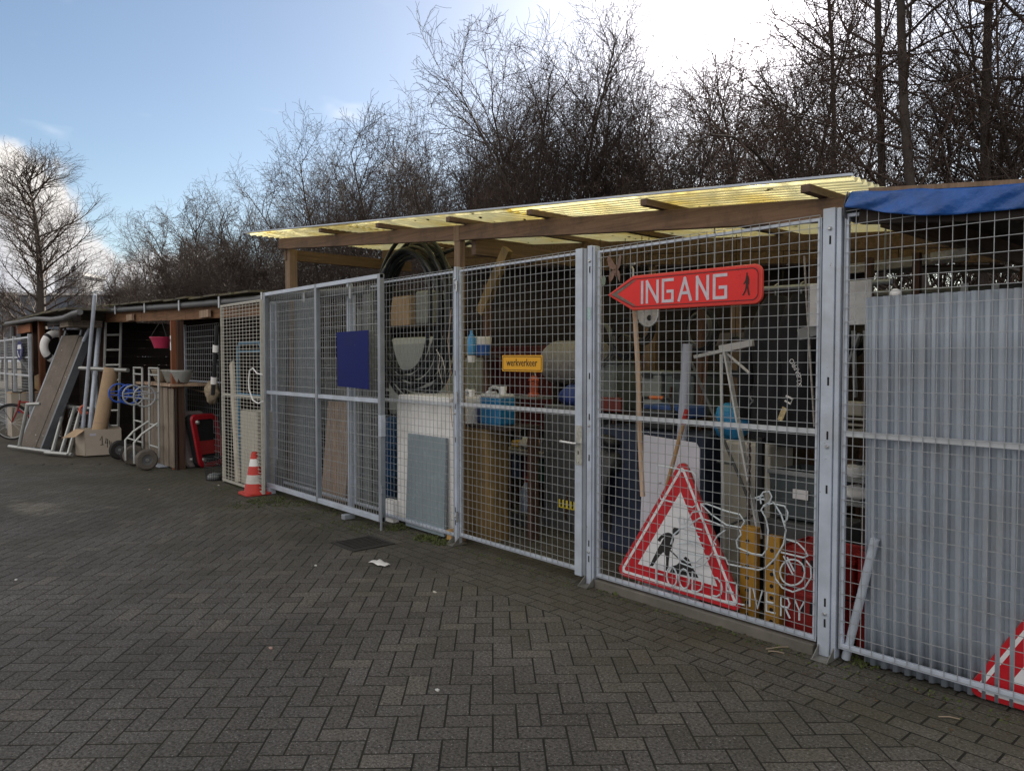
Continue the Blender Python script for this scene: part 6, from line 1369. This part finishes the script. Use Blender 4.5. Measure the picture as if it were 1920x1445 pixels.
    rail = thing('hanging_rail', (1.1, .72, 2.05), 'dark rail under the roof carrying the diving jackets', 'rail'); MB().tube([(.5, .72, 2.06), (1.72, .72, 2.04)], .016, 8).build('tube', GALV_D, rail)
    for x in (.52, 1.68): MB().tube([(x, .72, 2.05), (x, .72, roofz(x, .72)-.01)], .006, 6).build('hanger_wire', GALV_D, rail)
    for (p, w, hh, lb) in rgs:
        c = P(*p, Y=.72); t = thing('diving_jacket', (c.x, .72, 1.0), lb, 'jacket')
        def jf(u, v):
            z = 2.0 - v*hh; an = u*6.2832
            wv = w*(.28 + .55*min(1, v/.22)**.7 + .12*math.sin(v*9))*.62; dv = .09 + .05*math.sin(v*3.14) + .015*math.sin(an*3+v*8)
            return (c.x + wv*math.cos(an)*(1+.05*math.sin(an*4+v*12)), .74 + dv*math.sin(an), z)
        MB().grid(24, 18, jf, closed_u=True).build('body', CLOTH, t, smooth='all')
        for sgn in (-1, 1): MB().tube([(c.x+sgn*w*.5, .74, 1.80), (c.x+sgn*w*.68, .72, 1.5), (c.x+sgn*w*.66, .70, 1.18)], [.07, .06, .05], 10).build('sleeve', CLOTH, t, smooth='all')
        MB().tube([(c.x, .73, 2.0), (c.x, .72, 2.07), (c.x+.02, .72, 2.08)], .005, 5).build('hanger', STEELB, t)
        if 'vest' in lb:
            for i, ch in enumerate('SCUBAPRO'):
                q = [(1499, 722), (1499, 716), (1499, 710), (1498, 704), (1496, 697), (1493, 690), (1489, 684), (1485, 677)][i]; an = R([95, 95, 98, 105, 112, 118, 122, 125][i]); o = P(*q, Y=.60)
                text_mb(ch, lambda a, b, k, o=o, an=an: (o.x + a*math.cos(an) - b*math.sin(an), .60 - k, o.z + a*math.sin(an) + b*math.cos(an)), .045, .0005).build('lettering', SIGNW, t)
    # black bags with white x buckles under the jackets
    for i, (px, lb) in enumerate(((1410, 'black dive bag with pale cross buckle at the left'), (1516, 'black dive bag with pale cross buckle near the steel post'))):
        c = P(px, 752, Y=.66); t = thing('dive_bag', (c.x, .8, c.z-.2), lb, 'bag'); blob((c.x, .80, c.z-.02), .17, .13, .17, .04, 50+i).build('body', CLOTH, t, smooth='all')
        for s_ in (-1, 1): MB().beam((c.x-.03, .672, c.z-.035*s_), (c.x+.03, .672, c.z+.035*s_), .006, .014, up=(0, 1, 0)).build('buckle', GREYP, t)
    MB().bb((.55, .72, 1.10), (1.7, .98, 1.125)).build('bag_shelf', W_DARK, label='dark shelf board under the dive bags', cat='shelf')
    c = P(1467, 780, Y=.55); t = thing('bright_tag', (c.x, .55, c.z), 'shiny folded foil and blue tag hanging under the jackets', 'tag')
    MB().tube([P(px, py, Y=.55) for px, py in ((1474, 742), (1486, 748), (1482, 757), (1472, 751))], .007, 6).build('clip', WHITE, t); MB().beam(P(1472, 764, Y=.55), P(1462, 788, Y=.55), .004, .035, up=(1, 0, 0)).build('foil', mat('foil', (.62, .50, .28), .25, .6, .5, 30), t)
    # chain-like rope by the post
    mb = MB().tube([P(px, py, Y=.2) for px, py in ((1508, 480), (1512, 560), (1517, 640), (1522, 720), (1527, 800))], .006, 6); mb.build('braided_rope', mat('rope_grey', (.34, .32, .30), .8, 0, .5, 60), label='grey braided rope hanging left of the right steel post', cat='rope', smooth=True)
    # white plate and white bracket
    a, b = P(1518, 533, Y=.45), P(1633, 608, Y=.45); MB().bb((a.x, .45, b.z), (b.x, .462, a.z)).build('white_plate', mat('plate_white', (.72, .75, .80), .5, 0, .2, 8, dirt=(.3, .28, .24)), label='stained white square plate hanging behind the right steel post', cat='plate', bevel=.003)
    a, b = P(1500, 628, Y=.5), P(1545, 615, Y=.5); MB().beam(a, b, .05, .07).build('slatted_vent', GREYP, label='slanted pale slatted strip left of the right steel post', cat='strip', bevel=.004)
    # stored grey bins on the rear shelf
    a, b = P(1192, 695, Y=1.3), P(1285, 780, Y=1.3); sh = thing('storage_rack', ((a.x+b.x)/2, 1.6, 0), 'dark storage rack holding grey bins behind the panel', 'rack'); zt = b.z
    MB().bb((a.x-.5, 1.25, zt-.03), (b.x+1.1, 1.9, zt)).build('shelf_board', W_DARK, sh)
    for x in (a.x-.48, b.x+.1, b.x+1.04): MB().bb((x, 1.3, 0), (x+.05, 1.36, 2.3)).build('upright', W_DARKZ, sh)
    MB().bb((a.x-.5, 1.25, .62), (b.x+1.1, 1.9, .65)).build('shelf_board', W_DARK, sh)
    def binbox(x0, x1, z0, z1, m, lb, y0=1.28):
        t = thing('storage_bin', ((x0+x1)/2, y0+.2, z0), lb, 'bin'); MB().bb((x0+.015, y0+.01, z0+.001), (x1-.015, y0+.42, z1-.03)).build('body', m, t, bevel=.015); MB().bb((x0, y0, z1-.03), (x1, y0+.43, z1)).build('lid', m, t, bevel=.008)
        MB().bb(((x0+x1)/2-.05, y0-.012, z1-.06), ((x0+x1)/2+.05, y0-.001, z1-.015)).build('latch', BLACK, t)
    w = b.x-a.x
    binbox(a.x, a.x+w*.56, zt, a.z, mat('bin_pale', (.22, .24, .24), .5), 'pale grey lidded bin on the rear rack'); binbox(a.x+w*.58, b.x+.1, zt, a.z, mat('bin_green', (.07, .09, .09), .5), 'dark grey green bin right of the pale lidded bin')
    c0 = P(1122, 700, Y=1.3); binbox(c0.x-.15, c0.x+.22, zt, c0.z+.12, mat('bin_mid', (.13, .15, .15), .5), 'small grey bin left of the broom handle')
    MB().bb((c0.x-.1, 1.2, zt+.002), (c0.x+.35, 1.245, zt+.13)).build('red_toolbox', mat('toolbox_red', (.16, .035, .03), .5), label='dark red toolbox in front of the small grey bin', cat='toolbox', bevel=.01)
    a2, b2 = P(1203, 758, Y=.95), P(1290, 775, Y=.95); t = thing('blue_tray', ((a2.x+b2.x)/2, 1.05, b2.z), 'blue flat tray below the grey bins', 'tray')
    MB().bb((a2.x, .95, b2.z-.04), (b2.x, 1.2, b2.z+.05)).build('body', mat('tray_blue', (.03, .08, .26), .45), t, bevel=.01)
    t = thing('tool_case', ((a2.x+b2.x)/2, .9, b2.z), 'black tool case with orange handle in front of the blue tray', 'case'); xm = (a2.x+b2.x)/2-.05
    MB().bb((xm-.16, .86, b2.z-.14), (xm+.2, .94, b2.z+.02)).build('body', BLACK, t, bevel=.02); MB().tube([(xm-.13, .9, b2.z+.02), (xm-.12, .9, b2.z+.11), (xm+.15, .9, b2.z+.11), (xm+.17, .9, b2.z+.02)], .014, 8).build('handle', BLACK, t, smooth=True); MB().tube([(xm-.05, .9, b2.z+.112), (xm+.08, .9, b2.z+.112)], .015, 8).build('grip', mat('grip_orange', (.55, .14, .04), .5), t)
    MB().bb((xm-.6, .84, .0), (xm+.5, 1.22, b2.z-.145)).build('base_cabinet', mat('cab_navy', (.02, .03, .06), .6, 0, .3), label='dark navy base cabinet behind the white panel', cat='cabinet', bevel=.01)
    # round dial under the arrow sign
    c = P(1216, 588, Y=.30); t = thing('round_dial', (c.x, .3, c.z-.1), 'round white dial hanging below the arrow sign', 'dial'); RX = Matrix.Rotation(R(90), 3, 'X')
    MB().lathe([(.085, 0), (.085, .012)], c, 28, RX).build('face', mat('dial_white', (.5, .5, .48), .4, 0, .35, 40), t); MB().tube([(c.x+.087*math.cos(g), .295, c.z+.087*math.sin(g)) for g in np.linspace(0, 6.2832, 30, endpoint=False)], .008, 6, closed=True).build('rim', STEELB, t, smooth=True)
    MB().lathe([(.02, .013), (.02, .018)], c + Vector((.02, 0, -.03)), 12, RX).build('hub', INK, t); MB().tube([(c.x, .3, c.z+.09), (c.x, .3, roofz(c.x, .3)-.12)], .004, 4).build('cord', INK, t)
    for px, lb in ((1212, 'pale wooden lath standing behind the round dial'), (1375, 'brown timber stud at the rear right of the store')):
        a = P(px, 600, Y=1.7); MB().bb((a.x-.03, 1.7, 0), (a.x+.04, 1.76, 2.35)).build('timber_stud', W_POST, label=lb, cat='stud')
    # butterfly ornament
    c = P(1156, 505, Y=-.01); t = thing('butterfly_ornament', (c.x, -.01, c.z-.1), 'brown metal butterfly ornament tied high on the mesh beside the gate post', 'ornament')
    for s_ in (-1, 1):
        for pl, nm in (([(0, .01), (.02, .05), (.05, .10), (.062, .07), (.05, .02), (.02, -.005)], 'upper_wing'), ([(0, 0), (.03, -.01), (.05, -.04), (.045, -.09), (.02, -.06)], 'lower_wing')):
            MB().prism([(a*s_, b) for a, b in pl], .002, lambda a, b, k: (c.x+a, -.012-k-abs(a)*.35, c.z+b)).build(nm, BRASS, t)
    MB().tube([(c.x, -.013, c.z-.05), (c.x, -.016, c.z+.03)], .006, 6).build('body', BRASS, t)
    c = P(1131, 525, Y=-.01); MB().prism([(-.02, 0), (.01, .03), (.025, .01), (.02, -.03), (.0, -.045)], .002, lambda a, b, k: (c.x+a, -.012-k, c.z+b)).build('leaf_ornament', mat('leaf_green', (.16, .20, .16), .5), label='small grey green metal leaf tied to the mesh by the gate post', cat='ornament')
    # rear number plate
    a, b = P(1336, 625, Y=1.6), P(1402, 647, Y=1.6); t = thing('old_plate', ((a.x+b.x)/2, 1.6, b.z), 'dim old number plate on the rear boards above the folding frame', 'plate')
    MB().bb((a.x, 1.6, b.z), (b.x, 1.605, a.z)).build('plate', mat('plate_dim', (.13, .11, .11), .6), t)
    # ceiling boards / shelf clutter at the rear
    rr = random.Random(21)
    for i in range(14):
        x = -1.2 + i*.21; h = rr.uniform(.12, .3); z = .651
        MB().box((x, 1.6, z+h/2), (.17, .3, h)).build('rack_carton', mat('rackc_%d' % (i % 5), [(.05, .06, .09), (.09, .05, .04), (.12, .11, .10), (.04, .08, .07), (.10, .08, .05)][i % 5], .7), label='dark carton on the lower board of the storage rack', cat='box', group='cartons on the storage rack', bevel=.008)
panel_bay()

# ================================================================== right bay: corrugated sheets and odds
def right_bay():
    x0, x1 = P(1632, 600, Y=.06).x, 2.62
    def corr(xa, xb, zt, ya, yb, label, pitch=.056, amp=.013):
        n = int((xb-xa)/pitch)*8
        def fn(u, v):
            x = xa + (xb-xa)*u; w = (x-xa)/pitch % 1; f = min(1, max(-1, math.sin(w*6.2832)*3.0)); z = .012 + (zt-.012)*v
            return (x + .012*(1-v), ya + (yb-ya)*v + amp*f, z)
        return MB().grid(n+1, 8, fn).build('corrugated_sheet', CORR, label=label, cat='sheet', smooth=True, solid=.0012)
    corr(x0-.02, x1, 1.90, .075, .055, 'grey corrugated metal sheet standing upright behind the right mesh panel')
    corr(x0+.04, x1+.35, 1.885, .125, .105, 'second corrugated sheet stacked behind the front one')
    corr(x0-.05, x1+.2, 1.87, .165, .15, 'third corrugated sheet with its edge showing at the left')
    c = P(1677, 553, Y=.08); blob((c.x, .09, 1.915), .028, .02, .022, .05, 3).build('plastic_ball', WHITE, label='white plastic ball on top of the corrugated sheets', cat='ball', smooth='all')
    # gutter pipe and brackets behind the sheets' top edge
    t = thing('rear_pipe', (2.3, 1.9, 1.9), 'dark pipe running along the light gap above the corrugated sheets', 'pipe')
    a, b = P(1640, 555, Y=1.2), P(1935, 540, Y=1.2); MB().tube([a, b], .035, 10).build('pipe', GREYD, t, smooth=True)
    for px in (1722, 1812, 1870): 
        c = P(px, 548, Y=1.19); MB().bb((c.x-.02, 1.15, c.z-.04), (c.x+.02, 1.16, c.z+.05)).build('bracket', GALV_L, t)
    # blue grey pipe leaning under the sheets
    a, b = P(1640, 1010, Y=.04), P(1585, 1215, Y=.04); MB().tube([(a.x, .045, a.z), (b.x, .045, .012)], .022, 12).build('pale_pipe', mat('pipe_pale_blue', (.42, .47, .55), .4), label='pale blue grey pipe leaning at the foot of the corrugated sheets', cat='pipe', smooth=True)
    # beige louvred unit
    a, b = P(1582, 752, Y=.35), P(1618, 805, Y=.35); t = thing('vent_unit', ((a.x+b.x)/2, .36, b.z), 'beige louvred vent unit between steel post and corrugated sheets', 'vent')
    MB().bb((a.x, .35, a.z-.08), (b.x, .42, a.z)).build('hood', CREAM, t, bevel=.01)
    for i in range(4): 
        z = a.z-.09-i*.032; MB().beam((a.x-.005, .345, z-.006), (b.x+.01, .345, z-.006), .03, .012).build('louvre', CREAM, t)
    sh = thing('item_shelf', ((a.x+b.x)/2, .5, 0), 'narrow shelf rack with pale odds beside the corrugated sheets', 'shelf')
    for py in (812, 900, 945): 
        q = P(1600, py, Y=.42); MB().bb((a.x-.08, .42, q.z-.012), (b.x+.12, .8, q.z)).build('shelf_board', GREYP, sh)
    MB().bb((b.x+.08, .78, 0), (b.x+.12, .82, 2.2)).build('upright', W_DARKZ, sh); MB().bb((a.x-.08, .78, 0), (a.x-.04, .82, 2.2)).build('upright', W_DARKZ, sh)
    q = P(1602, 895, Y=.5); t = thing('white_disc_lamp', (q.x, .5, q.z), 'white round lamp lying on the narrow shelf', 'lamp'); MB().lathe([(.0, 0), (.06, .01), (.085, .05), (.088, .07), (.0, .08)], (q.x, .56, q.z-.01), 22, cap=False).build('shade', WHITE, t, smooth=True); MB().lathe([(.02, .08), (.02, .11)], (q.x, .56, q.z-.01), 12).build('socket', BLACK, t)
    q = P(1602, 940, Y=.5); blob((q.x, .56, q.z+.045), .09, .07, .045, .14, 61).build('white_bundle', WHITE_D, label='crumpled white bundle on the lowest narrow shelf', cat='bundle', smooth='all')
    # folded metal legs
    for i, (pa, pb, lb) in enumerate((((1588, 690), (1612, 625), 'short grey diagonal brace beneath the white plate'), ((1600, 620), (1604, 745), 'thin pale upright strut behind the right post'), ((1622, 620), (1628, 750), 'grey upright strut against the corrugated sheets'))):
        MB().beam(P(*pa, Y=.5), P(*pb, Y=.5), .015, .03, up=(0, -1, 0)).build('metal_strut', GREYP, label=lb, cat='strut', bevel=.002)
    # white-painted timber under the tarp roof
    a, b = P(1590, 505, Y=.9), P(1815, 478, Y=.9); t = thing('painted_batten', tuple((a+b)/2), 'flaking white batten under the tarp roof', 'batten'); MB().beam(a, b, .04, .06).build('batten', mat('paint_flake', (.26, .25, .24), .7, 0, .5, 20), t); MB().beam(P(1745, 482, Y=.87), P(1812, 473, Y=.87), .01, .05).build('paint_patch', mat('paint_white', (.6, .6, .58), .6, 0, .4, 40), t)
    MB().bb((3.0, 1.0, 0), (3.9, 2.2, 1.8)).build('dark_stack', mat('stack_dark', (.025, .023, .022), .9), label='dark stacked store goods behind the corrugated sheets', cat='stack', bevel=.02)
right_bay()

# ================================================================== litter, moss, drain
def ground_bits():
    # drain grate
    c = P(680, 1019, Z=0); t = thing('drain_grate', (c.x, c.y, 0), 'cast iron drain grate in the paving before the sliding gate', 'drain')
    CI = mat('cast_iron', (.045, .043, .04), .65, .4, .3, 20)
    fr = [((-.2, -.2), (.2, -.165)), ((-.2, .165), (.2, .2)), ((-.2, -.164), (-.165, .164)), ((.165, -.164), (.2, .164))]
    for a, b in fr: MB().bb((c.x+a[0], c.y+a[1], .0015), (c.x+b[0], c.y+b[1], .010)).build('frame_side', CI, t)
    for i in range(7): MB().bb((c.x-.15+i*.046, c.y-.163, .0015), (c.x-.128+i*.046, c.y+.163, .008)).build('bar', CI, t)
    MB().bb((c.x-.163, c.y-.163, -.001), (c.x+.163, c.y+.163, .0012)).build('pit', DARKHOLE, t)
    # paper litter
    c = P(713, 1058, Z=0); rg = np.random.default_rng(2)
    MB().grid(7, 5, lambda u, v: (c.x+(u-.5)*.19, c.y+(v-.5)*.10*(1-.3*u), .006+.012*abs(math.sin(u*5+v*4)))).build('paper_scrap', mat('paper', (.72, .72, .72), .7), label='white crumpled paper scrap lying before the gate', cat='litter', smooth='all', solid=.001)
    spots = [(592, 1001+60, 'tiny pale scrap on the paving left of the drain'), (508, 1216, 'tiny white fleck in the middle of the paving'), (815, 1111, 'tiny reddish scrap near the gate foot'), (30, 1088, 'tiny white fleck at the left picture edge'), (280, 918, 'pale pebble on the paving before the hand trucks'), (410, 910, 'white pebble beside the wire basket'), (820, 1295, 'tiny bright fleck at the lower middle')]
    for i, (px, py, lb) in enumerate(spots):
        c = P(px, py, Z=0); blob((c.x, c.y, .006), .014+.004*(i % 3), .010, .006, .2, 70+i, 8, 5).build('litter_fleck', mat('fleck_%d' % (i % 3), [(.6, .6, .58), (.45, .3, .26), (.5, .48, .42)][i % 3], .7), label=lb, cat='litter', smooth='all')
    # dead leaf and twigs near the right post
    c = P(1446, 1198, Z=0)
    MB().grid(8, 5, lambda u, v: (c.x+(u-.5)*.15, c.y+(v-.5)*.08*math.sin(.3+u*2.6), .01+.035*abs(math.sin(u*4+v*3)))).build('dead_leaf', mat('leaf_dead', (.28, .14, .08), .8, 0, .4, 30), label='curled brown dead leaf under the mesh left of the right post', cat='leaf', smooth='all', solid=.001)
    for i, (pa, pb) in enumerate((((1436, 1218), (1485, 1214)), ((1440, 1222), (1470, 1226)), ((1760, 1345), (1800, 1350)))):
        a, b = P(*pa, Z=0), P(*pb, Z=0); MB().tube([a+Vector((0, 0, .006)), (a+b)/2+Vector((0, .004, .010)), b+Vector((0, 0, .006))], .003, 5).build('twig', mat('twig_pale', (.30, .24, .18), .8), label=['pale twig beside the curled dead leaf', 'short twig below the curled dead leaf', 'thin twig on the paving by the right triangle sign'][i], cat='twig')
    # kerb strip under fixed panel
    MB().bb((.07, -.02, -.02), (1.64, .05, .058)).build('concrete_sill', mat('concrete_dirty', (.13, .12, .105), .9, 0, .3, 7, .3, 50), label='low dirty concrete sill under the fixed mesh panel', cat='sill', bevel=.006)
    # moss and weeds
    rg = np.random.default_rng(12); mb = MB()
    def tuft(x, y, n, h, r):
        for _ in range(n):
            a = rg.random()*6.28; rr = r*math.sqrt(rg.random()); px, py = x+rr*math.cos(a), y+rr*math.sin(a); hh = h*(.4+.8*rg.random()); d = rg.random()*6.28; w = .004+.006*rg.random(); l = hh*(.3+.8*rg.random())
            mb.add([(px-w*math.sin(d), py+w*math.cos(d), .0), (px+w*math.sin(d), py-w*math.cos(d), .0), (px+l*.6*math.cos(d)+w, py+l*.6*math.sin(d), hh*.8), (px+l*math.cos(d), py+l*math.sin(d), hh)], [(0, 1, 2), (0, 2, 3)])
    for px, py, n, h, r in ((500, 938, 260, .022, .22), (470, 945, 160, .016, .25), (545, 945, 160, .018, .2), (745, 990, 120, .03, .12), (800, 1010, 140, .028, .12), (830, 1018, 120, .025, .10), (700, 990, 160, .016, .25), (1160, 1112, 60, .03, .05), (1275, 1143, 60, .035, .05), (1240, 1128, 40, .02, .06), (1620, 1245, 60, .02, .08), (640, 985, 120, .014, .25), (590, 965, 120, .014, .25), (430, 915, 120, .012, .25)):
        c = P(px, py, Z=0); tuft(c.x, c.y, n, h, r)
    for i in range(900):
        x = rg.uniform(-6, 2.6); y = -.02 - abs(rg.normal(0, .07)); tuft(x, y, 1, .012, .02)
    mb.build('moss_and_weeds', MOSS, label='short moss and weeds growing along the fence foot', cat='moss', kind='stuff')
    # leaf crumbs along the fence
    mb = MB()
    for i in range(700):
        x = rg.uniform(-5.5, 3.2); y = -.04 - abs(rg.normal(0, .22)); s_ = rg.uniform(.004, .014); a = rg.random()*6.28; z = .0045
        mb.add([(x+s_*math.cos(a+k*2.1), y+s_*math.sin(a+k*2.1)*.6, z+s_*.3*(k == 1)) for k in range(3)], [(0, 1, 2)])
    mb.build('leaf_crumbs', mat('crumbs', (.10, .065, .035), .9, 0, .5, 30), label='scattered leaf crumbs along the fence foot', cat='leaf litter', kind='stuff')
ground_bits()

def dark_clutter():  # invented loops and tools, added so the store rear looks denser and darker
    rr = random.Random(77)
    for i in range(11):
        x = -1.3 + i*.27; y = 1.15 + rr.uniform(0, .9); z = 1.75 + rr.uniform(-.15, .15); r = rr.uniform(.09, .17); ph = rr.random()*6
        t = thing('added_cable_loop', (x, y, z-r), 'added dark cable coil that deepens the gloom at the rear of the store', 'cable', 'added cables at the rear of the store')
        for k in range(3): MB().tube([(x+(r+.012*k)*math.cos(g), y+.015*k+.01*math.sin(2*g+ph), z-.01*k+(r*1.25+.01*k)*math.sin(g)) for g in np.linspace(0, 6.2832, 22, endpoint=False)], .011, 5, closed=True).build('turn', [BLACK, GREYD, CLOTH][i % 3], t, smooth=True)
        MB().tube([(x, y, z+r*1.25), (x, y, roofz(x)-.01)], .004, 4).build('hanger', INK, t)
    for i in range(9):
        x = -1.25 + i*.33; h = rr.uniform(.7, 1.2); y = 1.0 + rr.uniform(0, .15)
        if .1 < x < .5: continue
        t = thing('added_tool', (x, y, 0), 'added dark long handled tool that deepens the gloom behind the rack front', 'tool', 'added tools in the shaded store')
        MB().tube([(x, y, .02), (x+rr.uniform(-.06, .06), y+.18, h+.55)], .013, 6).build('handle', W_DARKZ, t); MB().box((x, y, .06), (.16, .02, .11)).build('blade', GREYD, t, bevel=.01)
dark_clutter()
